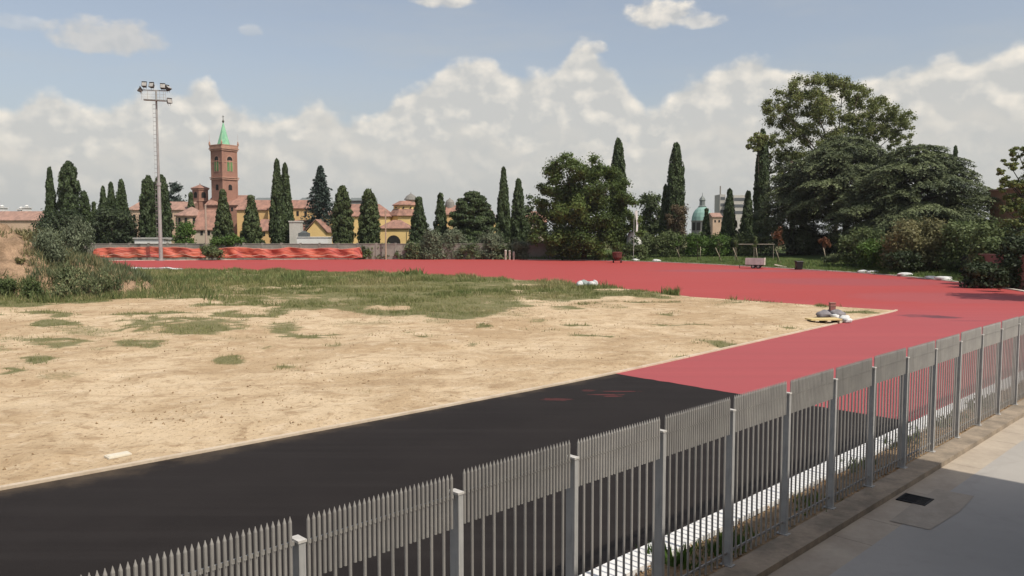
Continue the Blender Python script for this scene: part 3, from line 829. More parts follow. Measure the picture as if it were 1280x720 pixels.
def bushy(label, px, w, top, base, Y, m, name='shrub', cat='shrub', group=None, leaf=.3, dens=1.0, nc=26, z=None, trunk_r=.07, flat=1.0, depth=.8, rag=.3, lumps=.34):
    seed = int(px * 17 + top * 5 + w); rng = np.random.default_rng(seed)
    b = P(px, base, Y); zz = z if z is not None else verge_z(b) if (px > 440 and Y < 178) else 0.0
    b = Vector((b.x, b.y, zz)); H = P(px, top, Y).z - zz; W = w * Y / FOC
    root = thing(name, label, cat, b, group)
    clumps = []
    for i in range(nc):
        d, q = shell(1, rng, .45); d = d[0] * q[0]
        if d[2] < -.55: d[2] *= .5
        cr = lumps * min(W, H) * .5 * (.7 + .7 * rng.random())
        c = np.array([d[0] * (W / 2 - cr * .7), d[1] * depth * (W / 2 - cr * .7), H * .5 + d[2] * (H * .5 - cr * .8) * flat])
        c[2] = max(c[2], cr * .5)
        clumps.append((c, (cr, cr, cr * .8), int(4 * PI * cr * cr / (leaf * leaf) * 1.1 * dens), .2 + .6 * rng.random()))
    if name in ('shrub', 'bush', 'hedge_bush', 'undergrowth_bush'):
        for i in range(10):
            a = i * .63; q = W * (.30 + .10 * rng.random()); cr = .2 * min(W, H); clumps.append((np.array([q * math.cos(a), depth * q * math.sin(a), cr * .7]), (cr * 1.2, cr * 1.2, cr), int(9 * cr * cr / (leaf * leaf) * dens), .2 + .4 * rng.random()))
    xe = max(abs(c[0]) + r[0] for c, r, n, t in clumps); ze = max(c[2] + r[2] for c, r, n, t in clumps)
    kx, kz = W / 2 / xe, H / ze
    clumps = [((c[0] * kx, c[1] * kx, c[2] * kz), (r[0] * max(kx, .9), r[1] * max(kx, .9), r[2] * max(kz, .9)), int(n * max(1, kx) * max(1, kz) * 1.4), t) for c, r, n, t in clumps]
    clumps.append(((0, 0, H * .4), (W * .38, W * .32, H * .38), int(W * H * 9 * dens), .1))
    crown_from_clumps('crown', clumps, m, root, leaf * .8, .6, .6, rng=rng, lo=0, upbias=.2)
    limbs = []
    for i in range(4):
        a = i * 1.6 + rng.random(); limbs.append((Vector((0, 0, H * .1)), Vector((.2 * W * math.cos(a), .2 * W * math.sin(a), H * .35)), Vector((.34 * W * math.cos(a), .3 * W * math.sin(a), H * .62)), trunk_r))
    trunk(root, H * .6, trunk_r * 1.6, .05, limbs)
    return root

# cypresses and clipped conifers beyond the wall, from west to east
cypress('pointed cypress at the left end of the row, just left of a ragged taller one', 65.5, 19, 211, 306, 196, 'flame')
cypress('tall cypress with ragged torn tip, first tall tree right of the earth heap', 89, 27, 203, 306, 194, 'column', rag=.26)
cypress('thin short cypress just right of the ragged tall one', 108, 13, 240, 306, 198, 'column', rag=.2)
cypress('low hazy conifer in the gap between two dark cypress clumps', 119, 15, 253, 306, 205, 'cone', M_CYP2)
cypress('left of three cypress spires standing tight together left of floodlight mast', 131, 17, 234, 306, 196, 'flame')
cypress('middle of three cypress spires standing tight together left of floodlight mast', 141, 19, 229, 306, 199, 'flame', rag=.24)
cypress('right and tallest of three cypress spires standing tight together left of floodlight mast', 154, 23, 226, 306, 195, 'flame')
cypress('broad blunt cypress just left of the floodlight mast', 187, 22, 221, 306, 190, 'column', rag=.24)
cypress('broad blunt cypress directly behind the floodlight mast', 203, 24, 220, 306, 192, 'column', rag=.22)
cypress('smooth cone-shaped conifer standing in front of the brick bell tower', 280, 30, 238, 306, 182, 'cone', M_CYP2, rag=.08)
cypress('small clipped conifer with narrow top, right of the bell tower', 315, 31, 245, 306, 184, 'cone', M_CYP2, rag=.12)
cypress('tallest cypress beside the yellow buildings, left half of a twin', 348, 22, 201, 306, 186, 'flame', rag=.1)
cypress('slightly lower right half of the twin cypress by the yellow buildings', 358, 22, 206, 306, 189, 'flame', rag=.1)
cypress('smooth bullet-shaped cypress left of its rounder neighbour, before yellow wall', 429, 26, 233, 306, 186, 'bullet', M_CYP2, rag=.06)
cypress('smooth round-topped columnar cypress in the middle of the yellow wall', 461.5, 26, 237, 306, 186, 'bullet', M_CYP2, rag=.05)
cypress('short pointed conifer just right of the lantern-topped rotunda', 524, 29, 247, 306, 186, 'cone', rag=.14)
cypress('short pointed conifer between rotunda tree and round-topped conifer', 551, 24, 242, 306, 186, 'cone', rag=.14)
cypress('wide round-topped dark conifer behind the grey-green bushes', 592, 50, 240, 306, 184, 'round', rag=.12)
cypress('tall slim cypress, left of the pair left of the big leafy tree', 629.5, 21, 210, 304, 184, 'flame', rag=.1)
cypress('lower cypress, right of the pair left of the big leafy tree', 648, 26, 225, 304, 186, 'flame', rag=.16)
cypress('cypress spire rising behind the right side of the big leafy tree', 772, 22, 175, 304, 182, 'column', rag=.06)
cypress('tall column cypress with stray side twigs, alone against sky', 844, 23, 181, 304, 180, 'column', rag=.07)
cypress('short cypress leaning against the tall column one', 831, 17, 232, 304, 182, 'flame', rag=.1)
cypress('small pointed conifer in front of the green dome', 882.5, 15, 261, 304, 184, 'cone', rag=.08)
cypress('medium cypress standing alone right of the green dome', 911, 22, 237, 304, 180, 'flame', rag=.08)
cypress('dark conifer between the lone cypress and tufted tall cypress', 934, 22, 240, 304, 178, 'flame', rag=.1)
cypress('tall thin cypress with a leafy tuft at its top, left of the cedars', 951, 19, 164, 304, 172, 'column', rag=.08)
cypress('cypress tip peeking over the sloping crown of the cedar', 1190, 14, 184, 304, 185, 'cone', rag=.06)

# dark yews under the left cypresses
bushy('dark yew mass below the ragged tall cypress', 82, 66, 262, 307, 188, M_YEW, 'yew_tree', 'tree', 'dark yews at the wall', .38, 1.1, 30, 0, .2)
bushy('dark yew mass below the three tight cypress spires', 146, 62, 258, 307, 188, M_YEW, 'yew_tree', 'tree', 'dark yews at the wall', .38, 1.1, 30, 0, .2)

# umbrella-like dark pine and a pale conifer near the little bell turret
bushy('distant dark round-headed pine left of the small brick turret', 222, 30, 228, 262, 250, M_SPRUCE, 'pine_tree', 'tree', None, .45, 1.6, 40, 0, .3)
cypress('small conical conifer beside the dark round-headed pine', 239, 17, 241, 268, 235, 'cone', M_CYP2, group=None, name='conifer_tree')

def spruce():
    rng = np.random.default_rng(5)
    Y = 205; b = P(402, 300, Y); b.z = 0
    H = P(402, 208, Y).z; W = 45 * Y / FOC
    root = thing('spruce_tree', 'dark bluish spruce with open drooping branches behind yellow houses', 'tree', b)
    cl = []
    for i in range(190):
        t = .22 + .78 * (i / 190) ** .9
        R = W / 2 * (1 - t) ** .75 * 1.35 * (.75 + .4 * rng.random()); a = i * 2.4 + rng.random()
        z = H * t
        for s in (.35, .7, 1.0):
            r = max(.35, R * .26)
            cl.append(((R * s * math.cos(a), R * s * math.sin(a), z - .9 * s * s * R * .25), (r * 1.2, r * 1.2, .28), 16, .2 + .6 * rng.random()))
    crown_from_clumps('crown', cl, M_SPRUCE, root, .38, .4, .5, rng=rng, lo=.2, upbias=.4)
    trunk(root, H * .97, .35)
spruce()

def big_leafy():
    rng = np.random.default_rng(21)
    Y = 168; z0 = .4
    b = P(730, 318, Y); b.z = z0
    root = thing('broadleaf_tree', 'big dark green leafy tree with crown down to the ground, mid picture', 'tree', b)
    s = Y / FOC
    cl = []
    # lumps of the outline: pixel offset from the trunk, pixel height above base, radius in pixels
    lob = [(-35, 105, 17), (-22, 122, 11), (-45, 88, 14), (-8, 108, 17), (12, 112, 15), (30, 100, 16), (44, 84, 16), (54, 66, 15), (60, 48, 14), (56, 30, 14), (44, 20, 14),
           (-54, 62, 14), (-56, 44, 13), (-54, 26, 13), (-42, 14, 12), (-20, 80, 22), (14, 84, 22), (32, 62, 22), (0, 58, 26), (-30, 54, 22), (-28, 28, 20), (4, 28, 22), (32, 34, 20), (20, 12, 14), (-14, 10, 13), (52, 10, 10)]
    for lx, lz, r in lob:
        R = r * s
        for k in range(9):
            d, q = shell(1, rng, .5); d = d[0] * q[0]
            c = (lx * s + d[0] * R * .75, d[1] * R * .9 + rng.normal(0, 1.8), max(.5, lz * s + d[2] * R * .8))
            cr = R * (.28 + .25 * rng.random())
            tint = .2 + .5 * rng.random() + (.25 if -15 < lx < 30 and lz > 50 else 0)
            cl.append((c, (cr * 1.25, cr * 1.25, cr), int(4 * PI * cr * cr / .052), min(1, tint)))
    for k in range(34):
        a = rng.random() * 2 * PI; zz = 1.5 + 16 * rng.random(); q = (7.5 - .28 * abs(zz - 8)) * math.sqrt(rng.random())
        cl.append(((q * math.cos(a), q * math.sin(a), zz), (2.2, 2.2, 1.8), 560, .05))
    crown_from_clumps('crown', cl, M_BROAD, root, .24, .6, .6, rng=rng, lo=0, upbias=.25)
    limbs = [(Vector((0, 0, 1)), Vector((x * .5, y * .5, z * .6)), Vector((x, y, z)), .35) for x, y, z in ((-6, 1, 14), (5, -1, 15), (0, 2, 19), (-4, -2, 18), (8, 1, 9), (-8, 0, 8))]
    trunk(root, 17, .5, .15, limbs)
big_leafy()

def plane_tree():
    rng = np.random.default_rng(31)
    Y = 176; s = Y / FOC
    b = P(1043, 300, Y); b.z = 1.5
    root = thing('plane_tree', 'tallest tree, loose olive-green crown rising behind the dark cedars', 'tree', b)
    base_py = 292 + (CAM_H - 1.5) / s
    lob = [(1008, 108, 16), (1032, 104, 15), (1054, 112, 14), (985, 122, 15), (975, 145, 15), (990, 165, 15), (1012, 140, 17), (1040, 138, 18), (1070, 118, 13), (1084, 128, 14), (1100, 142, 16), (1118, 150, 15), (1128, 164, 10), (1105, 165, 14),
           (1075, 150, 17), (1010, 172, 16), (968, 175, 11), (982, 192, 12), (1000, 200, 15), (1050, 165, 18), (962, 135, 9), (1085, 172, 14), (1030, 190, 16), (1120, 178, 9), (960, 195, 9), (975, 215, 10)]
    cl = []; limbs = []
    for i, (px, py, r) in enumerate(lob):
        c0 = P(px, py, Y) - b; R = r * s
        for k in range(17):
            d, q = shell(1, rng, .25); d = d[0] * q[0]
            cr = R * (.20 + .22 * rng.random())
            cl.append(((c0.x + d[0] * R * 1.12, d[1] * R * 1.2 + rng.normal(0, 1.5), c0.z + d[2] * R * 1.05), (cr * 1.4, cr * 1.4, cr * 1.15), int(4 * PI * cr * cr / .045), .2 + .6 * rng.random()))
        if i % 2 == 0:
            e = Vector((c0.x, rng.normal(0, 1.5), c0.z)); limbs.append((Vector((0, 0, c0.z * .42)), Vector((e.x * .35, e.y * .5, c0.z * .72)), e, .38))
    crown_from_clumps('crown', cl, M_PLANE, root, .20, .6, .7, rng=rng, lo=0, upbias=.15)
    trunk(root, P(1043, 160, Y).z - b.z, .6, .2, [(a_, b_, c_, r_ * .6) for a_, b_, c_, r_ in limbs], BARK)
    return root
plane_tree()

def tufted():
    # ivy tuft at the top of the thin cypress is part of its own little tree crown behind
    rng = np.random.default_rng(41)
    Y = 171; b = P(947, 304, Y); b.z = 1.3
    root = thing('ivy_growth', 'tuft of climbing ivy leaning left at top of the thin tall cypress', 'ivy', b)
    cl = []
    for px, py, r in ((947, 170, 6), (941, 176, 7), (951, 178, 7), (936, 183, 4), (956, 172, 5), (946, 186, 6)):
        c = P(px, py, Y) - b; R = r * Y / FOC
        cl.append(((c.x, 0, c.z), (R, R, R * .8), 160, .3 + .5 * rng.random()))
    crown_from_clumps('foliage', cl, M_PLANE, root, .3, .6, .6, rng=rng, lo=.4)
    mb = MB(); top = P(947, 180, Y) - b
    mb.tube([(0, 0, 0), (.3, .2, top.z * .5), (top.x, 0, top.z)], [.12, .09, .04], 6); _local(mb, 'stem', BARK, root)
tufted()

def cedar(label, px, base_py, Y, z0, rpx, top_py, bot_py, seed, nb=80, leaf=.22):
    """boughs are wide drooping fans of needles, one above the other"""
    rng = np.random.default_rng(seed); s = Y / FOC
    b = P(px, base_py, Y); b.z = z0
    root = thing('cedar_tree', label, 'tree', b, 'old cedars at the track bend')
    zt = P(px, top_py, Y).z - z0; zb = P(px, bot_py, Y).z - z0; R0 = rpx * s
    Cs, Ns, Ts = [], [], []; limbs = []
    for i in range(nb):
        t = ((i + rng.random()) / nb) ** .92
        z = zb + (zt - zb) * t
        R = max(2.2, R0 * math.sqrt(max(0.02, 1 - t ** 2.1)) * (.76 + .30 * rng.random()) * min(1, .84 + .5 * t))
        a0 = i * 2.39996 + rng.normal(0, .3); half = (.30 + .22 * rng.random()) * (1 + 1.6 * max(0, t - .75) / .25)
        f0 = .30
        area = half * R * R * (1 - f0 * f0)
        n = int(area / (leaf * leaf) * 1.35)
        f = np.sqrt(f0 * f0 + (1 - f0 * f0) * rng.random(n)); da = rng.uniform(-1, 1, n) * half * (1.1 - .35 * f)
        # fringed outline and ribs running outwards
        lim = .80 + .24 * vnoise(da * 9 + i * 7.7, f * 0, 1.0, seed) + .06 * rng.normal(0, 1, n)
        keep = f < lim; f, da = f[keep], da[keep]; n = len(f)
        rib = vnoise(da * R * 1.1 + i * 3.1, f * R * .25, 1.0, seed + 1)
        droop = (.17 + .10 * rng.random()) * R
        zz = z + .10 * R * f - droop * f ** 3 - .16 * R * (np.abs(da) / half) ** 2 * f + (rib - .5) * .9 - np.abs(rng.normal(0, .16, n))
        ang = a0 + da
        C = np.stack([R * f * np.cos(ang), R * f * np.sin(ang) * .94, zz], 1)
        slope = (.10 * R - 3 * droop * f ** 2) / R
        nn = np.stack([-slope * np.cos(ang), -slope * np.sin(ang), np.ones(n)], 1)
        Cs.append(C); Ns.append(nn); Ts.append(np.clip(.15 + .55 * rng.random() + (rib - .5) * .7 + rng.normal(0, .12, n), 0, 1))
        # hanging twigs below the outer edge
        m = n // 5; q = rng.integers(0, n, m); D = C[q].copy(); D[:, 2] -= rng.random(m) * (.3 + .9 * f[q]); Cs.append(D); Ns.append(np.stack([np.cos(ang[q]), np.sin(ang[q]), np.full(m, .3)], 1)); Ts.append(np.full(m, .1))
        if i % 4 == 0: limbs.append((Vector((0, 0, max(1.2, z - .16 * R - .4))), Vector((R * .4 * math.cos(a0), R * .4 * math.sin(a0), z - .08 * R)), Vector((R * .8 * math.cos(a0), R * .8 * math.sin(a0), z - .06 * R)), .20))
    for i in range(60):
        a = rng.random() * 2 * PI; t = rng.random() * .82; q = R0 * .62 * math.sqrt(rng.random()) * math.sqrt(1 - t * t)
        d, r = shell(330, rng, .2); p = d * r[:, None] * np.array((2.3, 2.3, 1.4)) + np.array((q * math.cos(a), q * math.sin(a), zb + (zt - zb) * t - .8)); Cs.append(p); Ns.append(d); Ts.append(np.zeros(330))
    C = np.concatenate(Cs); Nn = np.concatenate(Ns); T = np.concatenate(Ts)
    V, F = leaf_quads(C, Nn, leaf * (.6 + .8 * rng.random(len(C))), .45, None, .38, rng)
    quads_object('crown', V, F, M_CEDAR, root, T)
    trunk(root, zt * .96, .8, .25, limbs, BARK)
    return root
cedar('dark layered cedar under the tallest tree, with trunk gaps showing light', 1055, 320, 154, 1.3, 100, 168, 268, 51, 84)
cedar('wide spreading cedar whose crown slopes down to the right edge', 1144, 325, 140, 1.2, 114, 179, 298, 57, 92)
cedar('low dark cedar limb mass left of the main cedar trunk', 988, 320, 160, 1.3, 54, 196, 310, 61, 60)

# lighter trees between, and undergrowth
bushy('pale green broad tree behind the short leaning cypress', 815, 44, 240, 304, 190, M_CYP2, 'broadleaf_tree', 'tree', None, .38, .8, 26, 1.2, .2)
bushy('brown half-dead tree in front of the tall column cypress', 848, 34, 255, 306, 174, M_DRY, 'dead_tree', 'tree', None, .24, .55, 24, 1.2, .12)
bushy('dark tree piece showing just right of the cypress pair', 663, 22, 243, 304, 192, M_CYP2, 'broadleaf_tree', 'tree', None, .36, .9, 18, 0, .15)
bushy('bright green round bush in front of the church apse', 230, 32, 276, 306, 180, M_FRESH, 'round_bush', 'shrub', None, .3, 1.0, 24, 0, .1)
bushy('low spreading green shrub on the wall in front of the cone conifer', 284, 46, 293, 311, 174.6, M_FRESH, 'low_shrub', 'shrub', None, .3, 1.0, 22, 2.2, .06, lumps=.6)
bushy('dark weedy bush between the two lengths of orange netting', 265, 30, 306, 326, 167.5, M_HEDGE, 'weedy_bush', 'shrub', None, .26, 1.0, 18, 0, .05, lumps=.5)
GO = 'bushes along the far edge of the track'
for i, (px, w, top, lb, m) in enumerate([
        (480, 36, 303, 'brownish scrub at the right end of the orange netting', M_HEDGE),
        (500, 24, 310, 'low weeds in front of the dark arch of the yellow annex', M_WEED),
        (539, 36, 287, 'first grey-green bush right of the rotunda', M_OLIVE), (569, 40, 284, 'tallest grey-green bush, in front of the round-topped conifer', M_OLIVE), (612, 42, 288, 'grey-green bush between round-topped conifer and cypress pair', M_OLIVE),
        (646, 34, 298, 'dull bush below the lower cypress of the pair', M_OLIVE), (664, 24, 300, 'scrub bush under the pink house', M_BROWNBUSH),
        (455, 30, 306, 'dark scrub at the very end of the netting', M_HEDGE), (518, 30, 302, 'green scrub below the right side of the yellow annex', M_WEED), (554, 40, 303, 'low green scrub in front of the first two grey-green bushes', M_WEED), (592, 44, 302, 'low green scrub in front of the round-topped conifer', M_WEED), (630, 40, 304, 'low green scrub below the tall slim cypress', M_WEED),
        (682, 26, 300, 'small grey bush at the left foot of the big leafy tree', M_OLIVE), (780, 30, 304, 'scrub at the right foot of the big leafy tree', M_HEDGE), (797, 30, 305, 'low scrub in front of the white tent', M_HEDGE)]):
    bushy(lb, px, w, top, 326, (175.5 if px < 690 else 166.5) - (i % 3), m, 'bush', 'shrub', GO, .26, 1.0, 22, .1, .05, lumps=.45)
GH = 'hedge bushes on the far bank'
for i, (px, w, top, lb, m) in enumerate([
        (806, 34, 288, 'dark hedge bush right of the white tent', M_HEDGE), (838, 44, 288, 'hedge bush below the tall column cypress', M_HEDGE), (872, 42, 292, 'hedge bush below the green dome', M_FRESH),
        (900, 36, 291, 'hedge bush under the lone medium cypress', M_FRESH), (930, 32, 290, 'dark hedge bush behind the pale garden rail', M_HEDGE)]):
    bushy(lb, px, w, top, 312, 170 - i * 2, m, 'hedge_bush', 'shrub', GH, .26, 1.0, 26, 1.2, .06, lumps=.5)

GS = 'large shrubs at the right bend'
for (px, w, top, base, Y, m, lb) in [
        (1080, 66, 284, 332, 124, M_HEDGE, 'rounded dark green shrub right of the cedar trunk'), (1100, 60, 298, 334, 118, M_FRESH, 'lower bright green shrub in front of the rounded dark one'),
        (1150, 100, 272, 336, 112, M_BROWNBUSH, 'large brownish dome of shrub under the sloping cedar'), (1208, 74, 275, 340, 106, M_HEDGE, 'green shrub right of the brownish dome'),
        (1244, 70, 275, 330, 100, M_HEDGE, 'dark shrub overhanging the pink brick wall'), (1284, 76, 270, 330, 97, M_YEW, 'darkest shrub at the right edge above the pink wall'),
        (1128, 50, 312, 338, 108.5, M_YEW, 'low dark shrub left of the dark shade sheet'), (1226, 50, 326, 356, 82, M_YEW, 'low dark shrub at the end of the dark shade sheet'), (1250, 22, 334, 362, 76.5, M_YEW, 'low dark shrub at the foot of the pink wall'), (1236, 52, 296, 352, 86.5, M_HEDGE, 'ivy-dark shrub hanging over the left end of the pink wall'), (1276, 60, 292, 352, 81.5, M_YEW, 'dark overhanging shrub on top of the pink wall at right edge')]:
    bushy(lb, px, w, top, base, Y, m, 'shrub', 'shrub', GS, .22, 1.1, 34, None if Y < 104 else 1.0 if Y > 108 else .8, .08, lumps=.42)
GU = 'dark undergrowth below the cedars'
for (px, w, top, lb) in ((1005, 46, 280, 'dark undergrowth bush under the left side of the cedars'), (1040, 40, 288, 'dark undergrowth bush beside the main cedar trunk'), (1075, 44, 284, 'dark undergrowth bush between the two cedar trunks'), (1112, 50, 282, 'dark undergrowth bush behind the rounded green shrub')):
    bushy(lb, px, w, top, 320, 163, M_YEW, 'undergrowth_bush', 'shrub', GU, .24, 1.1, 24, 1.2, .06, lumps=.5)
bushy('small leafy weed clump on the verge left of the bend shrubs', 1040, 24, 317, 333, 128, M_WEED, 'weed_clump', 'shrub', None, .2, .9, 14, .5, .03, lumps=.5)

def right_tree():
    rng = np.random.default_rng(71); Y = 92; s = Y / FOC
    b = P(1295, 330, Y); b.z = .6
    root = thing('broadleaf_tree', 'tree with big leaves cut by the right edge of the view', 'tree', b)
    cl = []; limbs = []
    for px, py, r in ((1272, 190, 9), (1284, 184, 10), (1262, 206, 10), (1278, 205, 12), (1258, 225, 9), (1272, 232, 13), (1252, 236, 6), (1285, 250, 14), (1268, 262, 10), (1295, 215, 16), (1300, 240, 20), (1250, 214, 5), (1281, 275, 12), (1310, 200, 16), (1320, 260, 18), (1276, 246, 11), (1264, 248, 9), (1290, 266, 13), (1260, 278, 10), (1276, 262, 11), (1256, 262, 8), (1284, 232, 10), (1270, 288, 12)):
        c0 = P(px, py, Y) - b; R = r * s
        for k in range(8):
            d, q = shell(1, rng, .3); d = d[0] * q[0]; cr = R * .36
            cl.append(((c0.x + d[0] * R, d[1] * R, c0.z + d[2] * R * .8), (cr, cr, cr * .6), 34, .1 + .7 * rng.random()))
        limbs.append((Vector((0, 0, c0.z * .45)), Vector((c0.x * .4, 0, c0.z * .75)), Vector((c0.x, 0, c0.z)), .12))
    crown_from_clumps('crown', cl, M_PLANE, root, .17, .6, .7, rng=rng, lo=.3, upbias=.3)
    trunk(root, 12, .35, .1, limbs)
right_tree()
# off to the right, just outside the view: the tree whose shade falls over the bend
def shade_tree():
    rng = np.random.default_rng(73)
    b = Vector((47.4, 66.0, 0))
    root = thing('broadleaf_tree', 'spreading tree outside the bend, its shade reaching onto the red track', 'tree', b)
    cl = []
    for i in range(60):
        d, q = shell(1, rng, .4); d = d[0] * q[0]
        cl.append(((d[0] * 4.2, d[1] * 4.2, 8.2 + d[2] * 3.2), (1.1, 1.1, .9), 90, .2 + .6 * rng.random()))
    crown_from_clumps('crown', cl, M_BROAD, root, .25, .6, .6, rng=rng)
    trunk(root, 8, .3, .1, [(Vector((0, 0, 4)), Vector((2 * math.cos(a), 2 * math.sin(a), 6.5)), Vector((3.2 * math.cos(a), 3.2 * math.sin(a), 9)), .14) for a in (0, 1.3, 2.6, 3.9, 5.2)])
shade_tree()

# saplings with stakes on the far bank
GSA = 'staked saplings on the far bank'
def sapling(px, base, top, Y, lean, m, lb, w=6):
    b = P(px, base, Y); b.z = verge_z(b)
    root = thing('sapling', lb, 'sapling', b, GSA); rng = np.random.default_rng(int(px))
    h = P(px, top, Y).z - b.z
    mb = MB(); mb.tube([(0, 0, -.1), (.05, 0, h * .5), (.1 * lean, 0, h * .9)], [.07, .05, .025], 6); _local(mb, 'stem', BARKP, root)
    mb = MB(); mb.tube([(.5, -.1, -.1), (.5 - lean * 1.4, -.1, 2.6)], .06, 6); _local(mb, 'stake', mat('pale_stake', (.42, .36, .26)), root)
    R = w * Y / FOC / 2
    cl = [((rng.normal(0, R * .5), rng.normal(0, R * .5), h * (.62 + .36 * rng.random())), (R * .5, R * .5, R * .7), 40, rng.random()) for _ in range(9)]
    crown_from_clumps('crown', cl, m, root, .16, .6, .7, rng=rng, lo=.2)
sapling(848, 322, 296, 160, .8, M_FRESH, 'green sapling furthest left of the staked saplings, below the column cypress')
sapling(872, 322, 298, 156, 0, M_FRESH, 'thin green sapling with upright stake below the green dome')
sapling(899, 323, 300, 150, .9, M_HEDGE, 'sapling with leaning stake left of the pale rail')
sapling(920, 323, 299, 147, .8, M_HEDGE, 'sapling with leaning stake beside the left end of the pale rail')
sapling(944, 322, 296, 143, .3, M_HEDGE, 'sapling standing just behind the trailer')
sapling(972, 325, 287, 138, .7, M_RUST, 'rusty orange-leaved sapling right of the trailer', 15)
sapling(1030, 328, 298, 132, .5, M_RUST, 'rusty-leaved sapling in the shade of the cedar trunk', 11)
# ------------------------------------------------------------------ buildings
TILE = mat('roof_tiles', (.40, .215, .16), (.22, .13, .10), 1.1, .9, fine=.5, stretch=(1, .25, 1))
TILE_P = mat('pale_roof_tiles', (.43, .26, .20), (.27, .17, .135), 1.1, .9, fine=.45, stretch=(1, .25, 1))
OCHRE = mat('ochre_plaster', (.86, .62, .27), (.78, .55, .24), .3, .9, fine=.1)
ORANGE = mat('orange_plaster', (.72, .48, .22), (.63, .41, .19), .3, .9, fine=.1)
PEACH = mat('peach_plaster', (.58, .43, .31), (.52, .37, .26), .3, .9, fine=.1)
CREAM = mat('cream_plaster', (.55, .46, .36), (.48, .40, .31), .3, .9, fine=.1)
BRICK = mat('red_brick', (.375, .20, .145), (.31, .165, .12), .5, .9, fine=.25)
BRICK_L = mat('pale_brick_trim', (.50, .29, .21), (.40, .23, .17), .8, .9, fine=.2)
LEAD = mat('grey_lead', (.22, .24, .23), (.17, .19, .18), .5, .6, .2)
COPPER = mat('copper_patina', (.30, .58, .36), (.20, .44, .28), .8, .7)
DOMEG = mat('dome_patina', (.27, .42, .37), (.19, .33, .29), .5, .7)
DARKO = mat('dark_opening', (.025, .022, .02), (.018, .016, .015), 1, .9)
GREENS = mat('green_shutter', (.14, .27, .10), (.10, .20, .08), 1, .8)
WHITEP = mat('white_paint', (.75, .74, .71), (.66, .65, .62), .5, .8, fine=.08)
GREYC = mat('grey_concrete', (.30, .275, .235), (.21, .19, .165), .35, .92, fine=.25, bump=.02)

def gable_x(mb, x0, x1, y0, y1, ze, zr, ov=.4, hip=0.0, th=.18):
    """roof with its ridge along x, drawn as two thick slopes (hip > 0: hipped ends)"""
    ym = (y0 + y1) / 2
    a = [(x0 - ov, y0 - ov, ze), (x1 + ov, y0 - ov, ze), (x1 + ov, y1 + ov, ze), (x0 - ov, y1 + ov, ze), (x0 - ov + hip, ym, zr), (x1 + ov - hip, ym, zr)]
    b = [(p[0], p[1], p[2] - th) for p in a[:4]]
    mb.add(a + b, [(0, 1, 5, 4), (2, 3, 4, 5), (1, 2, 5), (3, 0, 4), (0, 6, 7, 1), (1, 7, 8, 2), (2, 8, 9, 3), (3, 9, 6, 0), (6, 9, 8, 7)])
def gable_y(mb, x0, x1, y0, y1, ze, zr, ov=.4, th=.18):
    xm = (x0 + x1) / 2
    a = [(x0 - ov, y0 - ov, ze), (xm, y0 - ov, zr), (x1 + ov, y0 - ov, ze), (x0 - ov, y1 + ov, ze), (xm, y1 + ov, zr), (x1 + ov, y1 + ov, ze)]
    b = [(p[0], p[1], p[2] + th) for p in a]
    mb.add(a + b, [(0, 1, 4, 3), (1, 2, 5, 4), (6, 9, 10, 7), (7, 10, 11, 8), (0, 6, 7, 1), (1, 7, 8, 2), (3, 4, 10, 9), (4, 5, 11, 10), (0, 3, 9, 6), (2, 8, 11, 5)])

def arch_poly(cx, z0, w, h, y):
    pts = [Vector((cx - w / 2, y, z0)), Vector((cx + w / 2, y, z0))]
    zs = z0 + h - w / 2
    for i in range(9):
        a = PI * i / 8; pts.append(Vector((cx + w / 2 * math.cos(a), y, zs + w / 2 * math.sin(a))))
    return pts

def house(label, px0, px1, eave, ridge, Y, depth, wall, roof, name='house', cat='building', axis='x', hip=0.0, wins=(), group=None, base_z=0.0, wall_name='wall'):
    """wins: (px, py_top, py_bottom, width_px, kind)"""
    a = P(px0, eave, Y); c = P(px1, eave, Y); zr = P((px0 + px1) / 2, ridge, Y + depth / 2 if axis == 'x' else Y).z
    x0, x1, ze = a.x, c.x, a.z
    root = thing(name, label, cat, ((x0 + x1) / 2, Y + depth / 2, base_z), group)
    mb = MB(); mb.box(x0, x1, Y, Y + depth, base_z, ze - (.2 if axis == 'x' else 0))
    if axis == 'y':
        mb.prism([Vector((x0, Y, ze)), Vector((x1, Y, ze)), Vector(((x0 + x1) / 2, Y, zr))], (0, depth, 0))
    mb.build(wall_name, wall, root)
    mb = MB()
    if axis == 'x': gable_x(mb, x0, x1, Y, Y + depth, ze, zr, hip=hip)
    else: gable_y(mb, x0, x1, Y, Y + depth, ze + .02, zr + .02)
    rf = mb.build('roof', roof, root)
    for (px, pt, pb, w, kind) in wins:
        t = P(px, pt, Y); b = P(px, pb, Y); ww = w * Y / FOC
        f = MB()
        if kind == 'arch': f.prism(arch_poly(t.x, b.z, ww, t.z - b.z, Y - .03), (0, .1, 0))
        else: f.box(t.x - ww / 2, t.x + ww / 2, Y - .06, Y + .05, b.z, t.z)
        f.build('window' if kind != 'door' else 'door', GREENS if kind == 'green' else DARKO, root)
    return root, rf, (x0, x1, ze, zr)

